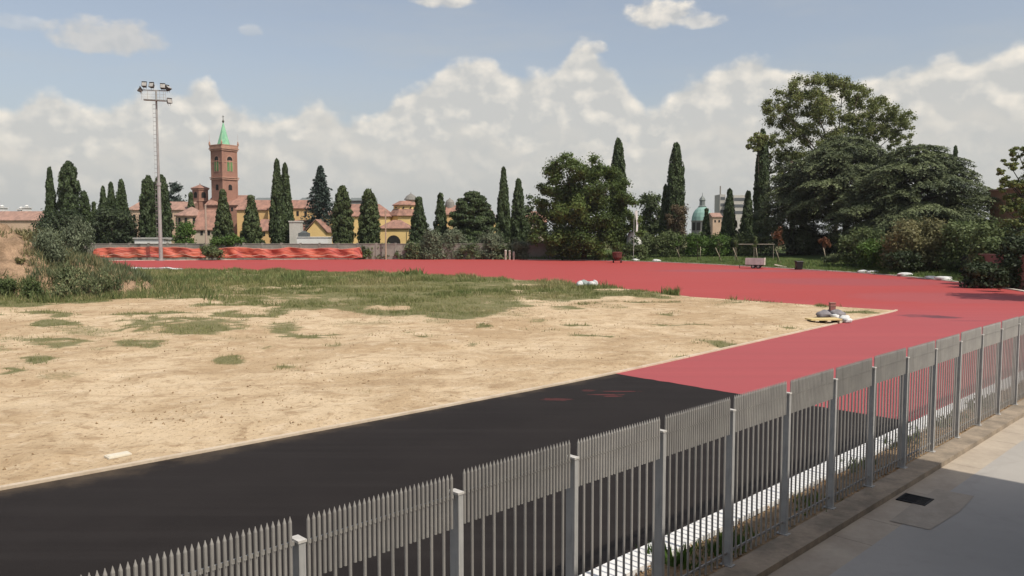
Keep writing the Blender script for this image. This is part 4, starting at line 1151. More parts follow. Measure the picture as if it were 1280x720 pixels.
def bell_tower():
    Y = 240; s = Y / FOC
    c = P(281.3, 250, Y); w = 5.2
    root = thing('bell_tower', 'tall square brick bell tower with pointed green spire', 'church tower', (c.x, Y, 0))
    ang = math.radians(-34)
    z = lambda py: P(281, py, Y).z
    rot = Matrix.Rotation(ang, 4, 'Z')
    def loc(mb, name, m, smooth=False, par=root):
        o = mb.build(name, m, None, smooth); o.parent = par
        if par is root: o.rotation_euler = (0, 0, ang)
        return o
    h = w / 2
    mb = MB(); mb.box(-h, h, -h, h, 0, z(187))
    for k in (-1, 1):      # corner pilasters
        for j in (-1, 1):
            mb.box(k * h - .42 * (k > 0) - .0 - (.06 if k < 0 else -.06) * 0, k * h + .42 * (k < 0), j * h - .48 * (j > 0), j * h + .48 * (j < 0), z(222), z(188.5)) if False else mb.box(min(k * (h + .07), k * (h - .5)), max(k * (h + .07), k * (h - .5)), min(j * (h + .07), j * (h - .5)), max(j * (h + .07), j * (h - .5)), 0.5, z(188.5))
    loc(mb, 'shaft', BRICK)
    for py, e, t in ((224.5, .28, .32), (222.6, .42, .26), (188.5, .26, .35), (186.6, .45, .35), (203, .10, .2)):
        mb = MB(); mb.box(-h - e, h + e, -h - e, h + e, z(py) - t / 2, z(py) + t / 2); loc(mb, 'cornice', BRICK_L)
    mb = MB(); e = h + .25; zt, zb = z(182.2), z(185.6)
    for k in (-1, 1):
        mb.box(-e, e, k * e - .09, k * e + .09, zb, zt - .12); mb.box(k * e - .09, k * e + .09, -e + .09, e - .09, zb, zt - .12)
    for k in (-1, 1):
        mb.box(-e - .14, e + .14, k * e - .14, k * e + .14, zt - .12, zt + .12); mb.box(k * e - .14, k * e + .14, -e + .14, e - .14, zt - .118, zt + .118)
    loc(mb, 'balustrade', BRICK_L)
    for i in (-1, 1):
        for j in (-1, 1):
            mb = MB(); mb.lathe(i * e, j * e, [(.26, zt + .12), (.26, zt + .5), (.32, zt + .55), (.16, zt + .75), (.22, zt + .95), (.06, zt + 1.2), (.025, zt + 1.5), (.018, zt + 3.4)], 8)
            loc(mb, 'pinnacle', BRICK_L)
    mb = MB(); zs = z(184.5); zt2 = z(153); prof = []
    for i in range(9):
        t = i / 8; prof.append((1.98 * (1 - t) ** 1.08 + .12, zs + (zt2 - zs) * t))
    mb.lathe(0, 0, [(2.1, zs - .9), (2.1, zs)] + prof, 8, PI / 8); sp = loc(mb, 'spire', COPPER)
    mb = MB(); mb.lathe(0, 0, [(.05, zt2 - .3), (.30, zt2 + .15), (.34, zt2 + .4), (.1, zt2 + .7), (.05, zt2 + 2.2)], 8); mb.box(-.45, .45, -.05, .05, zt2 + 1.6, zt2 + 1.72)
    f = mb.build('finial', mat('dark_bronze', (.10, .10, .07)), None); f.parent = sp
    # belfry windows with green louvres and the dark arched openings below
    for q in range(4):
        R = Matrix.Rotation(q * PI / 2, 4, 'Z')
        def wall_arch(cx, z0, ww, hh, name, m, d):
            mb = MB(); mb.prism(arch_poly(cx, z0, ww, hh, -h - d), (0, d + .05, 0))
            mb.v = [tuple(R @ Vector(p)) for p in mb.v]
            return loc(mb, name, m)
        wall_arch(0, z(215.5), 2.4, z(195) - z(215.5), 'window_surround', BRICK_L, .05)
        wall_arch(0, z(214.8), 1.85, z(196.3) - z(214.8), 'opening', DARKO, .07)
        mb = MB(); mb.box(-.9, .9, -h - .10, -h - .02, z(214.6), z(202)); mb.v = [tuple(R @ Vector(p)) for p in mb.v]; loc(mb, 'louvre', GREENS)
        mb = MB(); mb.box(-.12, .12, -h - .14, -h - .03, z(214.8), z(201)); mb.box(-.92, .92, -h - .13, -h - .03, z(202.5), z(201.5)); mb.v = [tuple(R @ Vector(p)) for p in mb.v]
        loc(mb, 'mullion', BRICK_L)
        wall_arch(0, z(238), 1.25, z(231) - z(238), 'opening', DARKO, .05)
bell_tower()

def turret():
    Y = 244; c = P(250.5, 250, Y); z = lambda py: P(250, py, Y).z
    root = thing('bell_turret', 'small square brick bell turret with tiled cap beside bell tower', 'turret', (c.x, Y, 0))
    h = 1.62; ang = math.radians(-34)
    def loc(mb, n, m):
        o = mb.build(n, m, None); o.parent = root; o.rotation_euler = (0, 0, ang); return o
    mb = MB(); mb.box(-h, h, -h, h, 0, z(236.5)); loc(mb, 'shaft', BRICK)
    mb = MB(); mb.box(-h - .22, h + .22, -h - .22, h + .22, z(237.4), z(235.6)); loc(mb, 'cornice', BRICK_L); mb = MB(); mb.box(-h - .15, h + .15, -h - .15, h + .15, z(251.5), z(250)); loc(mb, 'cornice', BRICK_L)
    mb = MB(); mb.lathe(0, 0, [((h + .4) * 1.414, z(235.6)), ((h + .4) * 1.414, z(235.2)), (.15, z(230.8)), (.05, z(229))], 4, PI / 4); loc(mb, 'roof', TILE)
    for q in range(4):
        R = Matrix.Rotation(q * PI / 2, 4, 'Z'); mb = MB()
        for cx in (-.0,):
            mb.prism(arch_poly(cx, z(247.5), 1.5, z(240) - z(247.5), -h - .04), (0, .08, 0))
        mb.v = [tuple(R @ Vector(p)) for p in mb.v]; loc(mb, 'opening', DARKO)
turret()

# church body and cloister ranges
house('pink-roofed church wing left of the blunt cypress pair', 160, 182, 262, 251, 232, 10, PEACH, TILE_P, 'church_wing', hip=2, wins=[(168, 268, 276, 3, 'dark'), (175, 268, 276, 3, 'dark')])
house('pink-roofed church wing between floodlight mast and turret', 205, 236, 262, 252, 236, 10, PEACH, TILE_P, 'church_wing', wins=[(214, 266, 272, 3, 'dark')])
def apse():
    Y = 222; c = P(233, 280, Y); z = lambda py: P(233, py, Y - 3).z
    root = thing('church_apse', 'low rounded church apse with pale conical tiled roof', 'building', (c.x, Y + 4, 0))
    R = 19 * Y / FOC
    mb = MB(); mb.lathe(0, 0, [(R, 0), (R, z(270))], 24); o = mb.build('wall', PEACH, None); o.parent = root
    mb = MB(); mb.lathe(0, 0, [(R + .5, z(270)), (R + .5, z(268.6)), (.6, z(258.5)), (.2, z(257.5))], 24); o = mb.build('roof', TILE_P, None); o.parent = root
    for k in range(5):
        a = -PI / 2 + (k - 2) * .5; mb = MB(); d = Vector((math.cos(a), math.sin(a), 0)); s = Vector((-d.y, d.x, 0))
        mb.obox(d * (R + .01) + Vector((0, 0, z(276))), s * .35, d * .05, Vector((0, 0, .9))); o = mb.build('window', DARKO, None); o.parent = root
apse()
house('low brick-roofed front house with pale gable and white wall foot', 243, 273, 287, 262, 205, 9, CREAM, TILE, 'church_house', axis='x', wins=[(252, 289, 294, 3, 'dark'), (261, 289, 294, 3, 'dark')])
house('brick nave rising behind the smooth cone conifer', 258, 300, 256, 244, 236, 14, BRICK, TILE, 'church_nave', axis='x', wins=[(290, 259, 264, 3, 'arch')])
house('orange long range with tiled roof, left part beside the nave', 296, 335, 262, 250, 226, 12, ORANGE, TILE, 'cloister_range')
house('orange long range with tiled roof behind the twin cypress and spruce', 335, 392, 260, 250, 224, 12, ORANGE, TILE, 'cloister_range', wins=[(372, 264, 270, 3, 'dark'), (382, 264, 270, 3, 'dark')])
house('lower tiled outbuilding between small clipped conifer and twin cypress', 322, 345, 288, 274, 205, 9, ORANGE, TILE, 'outbuilding', wins=[(330, 290, 295, 3, 'dark')])
house('yellow gabled house behind the white chimney stack', 382, 408, 291, 275, 196, 8, OCHRE, TILE, 'yellow_house', axis='y')
house('low tiled wing left of the yellow gabled house', 364, 385, 290, 275, 203, 7, ORANGE, TILE, 'tiled_wing')
house('long main yellow building with tiled roof behind the bullet cypresses', 404, 486, 270, 255, 214, 14, OCHRE, TILE, 'yellow_house', hip=4)
def monitor(label, x0, x1, top, bot, Y):
    a = P(x0, bot, Y); b = P(x1, top, Y)
    root = thing('roof_lantern', label, 'roof lantern', ((a.x + b.x) / 2, Y + 3, a.z - 1.5), 'grey roof lanterns on the ranges')
    mb = MB(); mb.box(a.x, b.x, Y, Y + 6, a.z - 1.5, b.z - .9); mb.build('wall', LEAD, root)
    mb = MB(); gable_x(mb, a.x, b.x, Y, Y + 6, b.z - .75, b.z + .1, .3); mb.build('roof', LEAD, root)
monitor('grey roof lantern above the orange range left of twin cypress', 319, 340, 247, 255, 233)
monitor('grey roof lantern behind the spruce', 376, 396, 247, 256, 236)
monitor('grey roof lantern between the two bullet cypresses', 438, 453, 247, 255, 223)

def rotunda():
    Y = 216; c = P(506, 270, Y); z = lambda py, d=0: P(506, py, Y + d).z; s = Y / FOC
    root = thing('rotunda', 'ochre stepped rotunda with tiled tiers and small grey lantern dome', 'building', (c.x, Y + 4, 0))
    def loc(prof, n, m, seg=8, cx=0, cy=0, par=root, smooth=False):
        mb = MB(); mb.lathe(cx, cy, prof, seg, PI / 8); o = mb.build(n, m, None, smooth); o.parent = par; return o
    R = 22 * s
    loc([(R, 0), (R, z(270))], 'wall', OCHRE)
    loc([(R + .5, z(270)), (R + .5, z(269.2)), (17.5 * s, z(261))], 'roof', TILE)
    loc([(17 * s, z(263)), (17 * s, z(256.5))], 'drum', OCHRE)
    loc([(19 * s, z(256.5)), (19 * s, z(255.8)), (9 * s, z(250.5))], 'upper_roof', TILE)
    lt = loc([(7 * s, z(252)), (7 * s, z(249))], 'lantern', CREAM, 12, 1.2)
    loc([(9 * s, z(249.2)), (8.6 * s, z(248)), (6 * s, z(244.5)), (2.5 * s, z(242)), (.5 * s, z(241)), (.2 * s, z(239.5))], 'lantern_dome', mat('grey_dome_lead', (.26, .245, .22), (.2, .19, .17), .6, .8), 12, 1.2, 0, lt)
    for k in range(3): 
        mb = MB(); mb.box(-2.4 + k * 2 - .2, -2.4 + k * 2 + .2, -17 * s - .06, -16 * s, z(260.2), z(258.4)); o = mb.build('window', DARKO, None); o.parent = root
rotunda()
house('low yellow annex with dark arched gateway in front of the rotunda', 474, 511, 285, 275, 196, 10, OCHRE, TILE, 'yellow_annex', hip=3, wins=[(492, 294, 307, 17, 'arch'), (508, 290, 306, .6, 'dark')])
def small_dome():
    Y = 232; c = P(561, 260, Y); z = lambda py: P(561, py, Y).z; s = Y / FOC
    root = thing('domed_chapel', 'small chapel with grey dome showing between two pointed conifers', 'building', (c.x, Y, 0))
    mb = MB(); mb.box(-14 * s, 14 * s, 0, 8, 0, z(268)); o = mb.build('wall', ORANGE, None); o.parent = root
    mb = MB(); gable_x(mb, -14 * s, 14 * s, 0, 8, z(268), z(256)); o = mb.build('roof', TILE, None); o.parent = root
    mb = MB(); mb.lathe(0, 4, [(6 * s, z(262)), (6 * s, z(255)), (5.6 * s, z(252)), (4 * s, z(249.5)), (1.5 * s, z(248)), (.3 * s, z(246.5))], 12); o = mb.build('dome', mat('grey_dome_lead', (.26, .245, .22)), None); o.parent = root
small_dome()
house('yellow gable-fronted house right of the round-topped conifer', 600, 622, 277, 259, 215, 9, OCHRE, TILE, 'yellow_house', axis='y', wins=[(613, 266, 271, 2.5, 'dark')])
house('pale pink house with red roof between cypress pair and big leafy tree', 658, 682, 277, 264, 212, 9, CREAM, TILE, 'pink_house', wins=[(668, 280, 286, 3, 'dark')])
house('low house with faded red roof far left behind the earth heap', -30, 56, 275, 264, 230, 12, PEACH, TILE_P, 'low_house')
for px, w, t, lb in ((0, 9, 259, 'small white roof hut at the far left edge'), (24, 5, 261, 'left small white chimney above the faded red roof'), (31, 7, 259, 'right small white chimney above the faded red roof')):
    Y = 250; a = P(px, t, Y); s = Y / FOC
    o = MB(); o.box(a.x - w * s / 2, a.x + w * s / 2, Y, Y + 2, 0, a.z - .3); o.box(a.x - w * s / 2 - .2, a.x + w * s / 2 + .2, Y - .2, Y + 2.2, a.z - .3, a.z - .05); o.lathe(a.x, Y + 1, [(.5, a.z - .05), (.5, a.z + .3), (.7, a.z + .32), (.2, a.z + .7)], 8)
    tag(o.build('rooftop_chimney', WHITEP), lb, 'chimney', 'white chimneys far left')

# white chimney stack, white shed, low white annex and parked van roof near the wall
def white_bits():
    Y = 184; a = P(361.5, 276, Y); b = P(375.5, 304, Y)
    root = thing('white_chimney_block', 'pale grey-white square chimney block beside yellow gabled house', 'building', ((a.x + b.x) / 2, Y + 1, 0))
    MB().box(a.x, b.x, Y, Y + 2.4, 0, a.z - .3).build('shaft', mat('pale_render', (.55, .53, .48), (.46, .44, .39), .4), root)
    MB().box(a.x - .15, b.x + .15, Y - .15, Y + 2.55, a.z - .3, a.z).build('cap', mat('pale_render', ()), root)
    a = P(371, 296, 180); b = P(410, 306, 180)
    root = thing('white_annex', 'low flat white shed behind the wall below the yellow gable', 'building', ((a.x + b.x) / 2, 182, 0))
    MB().box(a.x, b.x, 180, 184, 0, a.z - .15).build('wall', WHITEP, root)
    MB().box(a.x - .15, b.x + .15, 179.85, 184.1, a.z - .15, a.z).build('roof', WHITEP, root)
    c = P(379.5, 294, 181.5); mb = MB(); mb.box(c.x - 1.1, c.x + 1.1, 181, 183, a.z + .002, c.z + .5); mb.lathe(c.x, 182, [(1.3, c.z + .5), (.4, c.z + .95), (.3, c.z + 1.0)], 4, PI / 4)
    mb.build('roof_hood', mat('dark_grey_metal', (.10, .11, .11)), root)
    a = P(168, 297, 182); b = P(205, 306, 182)
    root = thing('white_shed', 'low white shed with flat roof left of the floodlight mast', 'building', ((a.x + b.x) / 2, 184, 0))
    MB().box(a.x, b.x, 182, 186, 0, a.z - .3).build('wall', WHITEP, root)
    MB().box(a.x - .3, b.x + .3, 181.7, 186.3, a.z - .3, a.z).build('roof', mat('pale_sheet_roof', (.5, .49, .46)), root)
    c = P(208, 300, 180); d = P(221, 304, 180)
    root = thing('grey_canopy', 'low grey curved canopy right of the white shed', 'canopy', (c.x, 181, 0))
    mb = MB(); pts = [Vector((c.x - .6 + (d.x - c.x + 1.6) * t, 180, c.z + .3 - 1.3 * t * t)) for t in [i / 8 for i in range(9)]]
    poly = pts + [p - Vector((0, 0, .12)) for p in reversed(pts)]; mb.prism(poly, (0, 3, 0)); mb.build('roof', GREYC, root)
    MB().box(c.x, c.x + .1, 180.2, 180.3, 0, c.z).build('post', GREYC, root); MB().box(d.x, d.x + .1, 180.2, 180.3, 0, d.z - .2).build('post', GREYC, root)
white_bits()

def green_dome():
    Y = 330; c = P(877.5, 280, Y); z = lambda py: P(877, py, Y).z; s = Y / FOC
    root = thing('green_dome_church', 'far church dome of green copper with grey lantern', 'dome', (c.x, Y, 0))
    def loc(prof, n, m, seg=16, smooth=False):
        mb = MB(); mb.lathe(0, 0, prof, seg); o = mb.build(n, m, None, smooth); o.parent = root; return o
    loc([(13 * s, 0), (13 * s, z(277)), (13.8 * s, z(276.6)), (13.8 * s, z(275.6))], 'drum', mat('grey_drum_stone', (.27, .26, .24), (.2, .2, .19), .3))
    loc([(13 * s, z(275.6)), (12.6 * s, z(271)), (11 * s, z(266)), (8.4 * s, z(262)), (5.5 * s, z(259.5)), (5 * s, z(258.8))], 'dome', DOMEG, 16, False)
    loc([(4.6 * s, z(259)), (5.2 * s, z(258)), (3.6 * s, z(257)), (3.4 * s, z(251)), (4.2 * s, z(250.4)), (3.2 * s, z(248)), (1.2 * s, z(245.5)), (.4 * s, z(244)), (.2 * s, z(241))], 'lantern', LEAD, 10)
    for k in range(5):
        a = -PI / 2 + (k - 2) * .55; d = Vector((math.cos(a), math.sin(a), 0)); q = Vector((-d.y, d.x, 0)); mb = MB()
        mb.obox(d * (13 * s) + Vector((0, 0, z(283))), q * .8, d * .1, Vector((0, 0, 1.6))); o = mb.build('window', DARKO, None); o.parent = root
green_dome()
house('pinkish house with tiled roof right of the green dome', 891, 902, 271, 266, 300, 8, PEACH, TILE_P, 'red_house', wins=[(894, 275, 278, 2, 'dark'), (899, 275, 278, 2, 'dark')])
def slab(label, x0, x1, top, Y, rows, ant):
    a = P(x0, top, Y); b = P(x1, top, Y)
    root = thing('apartment_block', label, 'building', ((a.x + b.x) / 2, Y + 5, 0), 'pale modern blocks far away')
    MB().box(a.x, b.x, Y, Y + 10, 0, a.z).build('wall', mat('pale_block', (.52, .49, .44), (.45, .43, .39), .2), root)
    for i in range(rows):
        zz = a.z - 1.6 - i * 3.0
        MB().box(a.x + .3, b.x - .3, Y - .1, Y + .05, zz - 1.0, zz + .4).build('window_band', mat('grey_window_band', (.12, .13, .14)), root)
    if ant: MB().box(a.x + .2, a.x + .7, Y + 1, Y + 1.5, a.z, a.z + 4).build('rooftop_vent', GREYC, root)
slab('far pale block left of the lone medium cypress', 900, 907, 243, 380, 3, True)
slab('far white block with window bands right of lone cypress', 917, 934, 244, 370, 3, False)

def corner_house():
    Y = 124; a = P(1277, 240, Y); b = P(1340, 240, Y)
    root = thing('corner_building', 'orange building with yellow awning behind the tree at the right edge', 'building', ((a.x + b.x) / 2, Y + 4, 0))
    MB().box(a.x, b.x, Y, Y + 8, 0, P(1270, 236, Y).z).build('wall', mat('rust_plaster', (.36, .19, .11), (.28, .14, .09), .4), root)
    zt = P(1270, 230, Y).z; zb = P(1270, 234, Y).z
    mb = MB(); x0 = P(1264, 230, Y).x
    mb.prism([Vector((x0, Y - .05, zt)), Vector((x0, Y - 2.0, zb)), Vector((x0, Y - 2.0, zb - .3)), Vector((x0, Y - .05, zt - .3))], (b.x - x0, 0, 0)); mb.build('awning', mat('yellow_awning', (.62, .47, .10)), root)
    for k in range(4):
        c = P(1262 + k * 14, 255, Y); MB().box(c.x - .5, c.x + .5, Y - .06, Y + .02, c.z - 1, c.z + 1).build('window', DARKO, root)
    MB().box(a.x - .2, b.x + .2, Y - .2, Y + 8.2, P(1270, 236, Y).z, P(1270, 236, Y).z + .3).build('roof', TILE, root)
corner_house()

# ------------------------------------------------------------------ walls, netting, rail and a dark shade sheet at the far side
def far_wall():
    Y = 173.5; x0 = P(-40, 310, Y).x; x1 = P(720, 310, Y).x; zt = CAM_H - 13.2 * Y / FOC
    root = thing('boundary_wall', 'long low weathered grey concrete wall behind the orange netting', 'wall', ((x0 + x1) / 2, Y, 0))
    mb = MB(); mb.box(x0, x1, Y, Y + .3, -.2, zt); mb.build('wall_panel', GREYC, root)
    mb = MB(); mb.box(x0, x1, Y - .08, Y + .38, zt, zt + .14); mb.build('coping', mat('coping_stone', (.33, .30, .26), (.24, .22, .19), .5), root)
    n = 32
    for k in range(n):
        x = x0 + (x1 - x0) * (k + .5) / n
        MB().box(x - .2, x + .2, Y - .12, Y + .42, -.2, zt + .3).build('pillar', GREYC, root)
far_wall()

def netting(label, px0, px1, seed):
    rng = np.random.default_rng(seed)
    Y = 170.2; s = Y / FOC; n = int((px1 - px0) * 1.6)
    b = P((px0 + px1) / 2, 325, Y); root = thing('safety_netting', label, 'netting', (b.x, Y, 0), 'orange netting along the far wall')
    rows = 10; V = []
    prx = np.linspace(px0, px1, n)
    top = 15.2 + 2.6 * (fbm(prx, prx * 0, 22, seed, 3) - .5) * 2; top *= np.clip(np.minimum(prx - px0, px1 - prx) / 6 + .6, 0, 1)
    bot = 1.2 + 2.2 * fbm(prx, prx * 0 + 9, 15, seed + 2, 2)
    for i in range(n):
        X = P(prx[i], 325, Y).x
        for j in range(rows):
            f = j / (rows - 1)
            zz = (bot[i] + (top[i] - bot[i]) * f) * s
            fold = math.sin((prx[i] * .22 + f * 2.6) + 3 * float(vnoise(prx[i], f * 10, 18, seed))) * .22 + .25 * (float(vnoise(prx[i], f * 40, 6, seed + 5)) - .5)
            V.append((X, Y + fold - .25, zz))
    F = [(i * rows + j, (i + 1) * rows + j, (i + 1) * rows + j + 1, i * rows + j + 1) for i in range(n - 1) for j in range(rows - 1)]
    mb = MB(); mb.add(V, F)
    m, nt, bs, v, out = base_mat('orange_net_%d' % seed)
    # bunched bands, with pale fold highlights painted into the net colour
    n1 = nt.noise(v, .25, 4, .6, .8); mp = nt.new('ShaderNodeMapping'); mp.inputs['Scale'].default_value = (.12, 1, 1.3); mp.inputs['Rotation'].default_value = (0, .12, 0); nt.link(v, mp.inputs[0]); n2 = nt.noise(mp.outputs[0], 1.2, 4, .6, 1.2)
    c = nt.mix(nt.ss(n1, .35, .65), (.40, .070, .052, 1), (.50, .115, .065, 1))
    c = nt.mix(nt.m('MULTIPLY', nt.ss(n2, .58, .68), .42), c, (.60, .36, .29, 1))
    nt.link(c, bs.inputs['Base Color']); bs.inputs['Roughness'].default_value = .6
    o = mb.build('net', m, root, smooth=True)
    mod = o.modifiers.new('thick', 'SOLIDIFY'); mod.thickness = .03
    # drooping edge ropes
    mb = MB()
    for fr in (.36, .97):
        pts = []
        for i in range(0, n, 3):
            sag = .35 * abs(math.sin(prx[i] * .11 + seed)) if fr < .5 else 0
            pts.append(Vector((P(prx[i], 325, Y).x, Y - .62, (bot[i] + (top[i] - bot[i]) * fr) * s - sag)))
        mb = MB(); mb.tube(pts, .07 if fr < .5 else .05, 5); mb.build('edge_band', mat('pale_band', (.62, .40, .32), (.48, .22, .16), .4, .7), root, smooth=True)
    for i in range(0, n, 26):
        X = P(prx[i], 325, Y).x; mb = MB(); mb.tube([(X, Y + .1, -.1), (X, Y + .1, 2.7)], .05, 6); mb.build('stake', mat('steel_stake', (.2, .17, .15)), root)
netting('orange plastic safety netting on the left, under the floodlight mast', 118, 257, 3)
netting('orange plastic safety netting on the right, below the white shed and yellow gable', 272, 453, 8)

def shrub_shade_and_walls():
    a = L(0, 0); pts = [G(1104, 334.5), G(1140, 340.5), G(1180, 346), G(1215, 351.5), G(1243, 356.5)]
    pts = [p + Vector((3.0, 2.2, 0)) for p in pts]
    root = thing('shrub_shade_sheet', 'dark sheet on posts added for the shade under the shrubs at the bend', 'fence', pts[2])  # dark sheet added where only shade lies under the shrubs
    mb = MB()
    for p, q in zip(pts[:-1], pts[1:]):
        d = (q - p); l = d.length; d.normalize(); nn = Vector((-d.y, d.x, 0))
        mb.obox((p + q) / 2 + Vector((0, 0, 1.45)), d * l / 2, nn * .025, Vector((0, 0, 1.25)))
    mb.build('screen', mat('shrub_shade_dark', (.03, .026, .03), (.02, .018, .02), .5, .9), root)
    for p in resample(pts, 2.6): mb = MB(); mb.tube([p + Vector((0, 0, -.1)), p + Vector((0, 0, 2.8))], .04, 6); mb.build('post', mat('dark_post', (.06, .05, .05)), root)
    p0 = P(1224, 350, 86); p1 = P(1300, 350, 78)
    root = thing('brick_wall', 'pinkish old brick wall at the right edge under dark shrubs', 'wall', ((p0.x + p1.x) / 2, 82, 0))
    d = Vector((p1.x - p0.x, p1.y - p0.y, 0)); l = d.length; d.normalize(); nn = Vector((-d.y, d.x, 0)); c = Vector(((p0.x + p1.x) / 2, 82, 0))
    MB().obox(c + Vector((0, 0, 1.6)), d * l / 2, nn * .15, Vector((0, 0, 1.7))).build('wall_panel', mat('pink_brick', (.36, .16, .13), (.27, .12, .10), .5, .9, fine=.25), root)
    MB().obox(c + Vector((0, 0, 3.36)), d * (l / 2 + .05), nn * .22, Vector((0, 0, .06))).build('coping', mat('coping_brick', (.3, .16, .13)), root)
    # pale garden rail
    a = P(918, 305.5, 150); b = P(968, 305.5, 146); root = thing('garden_rail', 'pale horizontal wooden rail behind the trailer', 'rail', ((a.x + b.x) / 2, 148, verge_z(a)))
    mb = MB(); mb.tube([a, b], .09, 6); mb.build('beam', mat('pale_wood', (.40, .34, .27)), root)
    for f in (.02, .5, .98):
        q = a.lerp(b, f); mb = MB(); mb.tube([(q.x, q.y, verge_z(q) - .1), (q.x, q.y, q.z - .1)], .04, 6); mb.build('post', mat('pale_wood', ()), root)
shrub_shade_and_walls()
# ------------------------------------------------------------------ floodlight mast, poles, flag, tent
def mast():
    Y = 165.0; b = P(201.3, 325, Y); x = b.x
    root = thing('floodlight_mast', 'tall grey floodlight mast with lamp cluster and climbing rungs', 'floodlight', (x, Y, 0))
    st = mat('mast_steel', (.43, .42, .40), (.34, .33, .31), .6, .6, .3)
    lm = mat('lamp_housing', (.10, .085, .075), (.07, .06, .055), 1, .6, .2)
    z = lambda py: P(200, py, Y).z
    s = Y / FOC
    def loc(mb, n, m, par=root, smooth=False):
        o = mb.build(n, m, None, smooth); o.parent = par; return o
    mb = MB(); mb.tube([(0, 0, -.2), (0, 0, z(230))], [.40, .34], 12); mb.tube([(0, 0, z(232)), (0, 0, z(228))], .46, 12); mb.tube([(0, 0, z(229)), (0, 0, z(112.5))], [.27, .17], 12); mb.tube([(0, 0, -.1), (0, 0, .25)], .7, 12)
    loc(mb, 'pole', st, smooth=False)
    mb = MB(); py = 131.0
    while py < 300:
        mb.tube([(-.15, -.1, z(py)), (-.72, -.1, z(py))], .045, 5); py += 5.3
    mb.tube([(-.72, -.1, z(131)), (-.72, -.1, z(300))], .016, 5)
    loc(mb, 'ladder', st)
    dx = lambda px: (px - 199.2) * s
    mb = MB(); mb.obox((dx(199), 0, z(125.4)), (15.2 * s, 0, -.12), (0, .16, 0), (0, 0, .16)); mb.tube([(dx(183), .0, z(112.4)), (dx(214), 0, z(113.6))], .10, 8)
    mb.obox((dx(199), -.5, z(126.1)), (13 * s, 0, -.12), (0, .5, 0), (0, 0, .03))
    loc(mb, 'crossbar', st)
    mb = MB()
    for px in (183.6, 191, 206, 210.6, 213.2): mb.tube([(dx(px), -.9, z(125.5)), (dx(px), -.9, z(114.5))], .03, 5)
    for py in (115, 118.5, 122): mb.tube([(dx(183.6), -.9, z(py)), (dx(213.2), -.9, z(py + .6))], .022, 5)
    loc(mb, 'railing', mat('pale_rail', (.45, .42, .38)))
    for px, py, yaw, tilt in ((186, 107.0, .15, .5), (195.2, 107.8, -.1, .5), (208.3, 109.3, .35, .5), (214.5, 111.3, 1.2, .9), (181, 113, -1.2, .6), (215.4, 127.3, .8, .3)):
        c = Vector((dx(px), -.25, z(py)))
        R = Matrix.Rotation(yaw, 4, 'Z') @ Matrix.Rotation(-tilt, 4, 'X')
        def q(p): return R @ Vector(p) + c
        mb = MB(); hw, hh = .50, .50
        f = [(-hw, -.42, -hh), (hw, -.42, -hh), (hw, -.42, hh), (-hw, -.42, hh)]; k = [(-hw * .62, .34, -hh * .62), (hw * .62, .34, -hh * .62), (hw * .62, .34, hh * .62), (-hw * .62, .34, hh * .62)]
        mb.add([q(p) for p in f + k], [(0, 1, 2, 3), (4, 7, 6, 5), (0, 4, 5, 1), (1, 5, 6, 2), (2, 6, 7, 3), (3, 7, 4, 0)])
        mb.obox(q((0, -.44, hh + .03)), R.to_3x3() @ Vector((hw, 0, 0)), R.to_3x3() @ Vector((0, .16, 0)), R.to_3x3() @ Vector((0, 0, .02)))
        lamp = loc(mb, 'lamp', lm)
        mb = MB(); mb.obox(q((0, -.43, -.0)), R.to_3x3() @ Vector((hw * .86, 0, 0)), R.to_3x3() @ Vector((0, .02, 0)), R.to_3x3() @ Vector((0, 0, hh * .86)))
        loc(mb, 'lens', mat('lamp_lens', (.42, .40, .37), None, 1, .2, spec=.5), lamp)
        mb = MB()
        for sx in (-1, 1): mb.tube([q((sx * (hw * .85), .0, 0)), Vector((c.x + sx * .2, c.y + .2, c.z - .75))], .035, 5)
        loc(mb, 'bracket', st, lamp)
mast()

def pole(label, px, top, Y, r, m):
    b = P(px, 320, Y)
    root = thing('utility_pole', label, 'pole', (b.x, Y, 0), 'plain poles along the far wall'); z = P(px, top, Y).z
    mb = MB(); mb.tube([(0, 0, -.2), (0, 0, z)], [r, r * .7], 10); o = mb.build('shaft', m, None); o.parent = root
    mb = MB(); mb.lathe(0, 0, [(r * .72, z), (r * .9, z + .02), (r * .9, z + .1), (.03, z + .22)], 10); mb.obox((0, 0, z - .5), (.35, 0, 0), (0, .05, 0), (0, 0, .05)); o = mb.build('cap', m, None); o.parent = root
pole('plain concrete pole in front of the low brick-roofed house', 258.3, 257, 171.5, .26, mat('pole_concrete', (.42, .34, .27), (.34, .27, .21), 1))
pole('slim tan pole in front of the yellow annex', 482.4, 264, 172.2, .17, mat('pole_tan', (.44, .34, .24), (.36, .28, .2), 1))

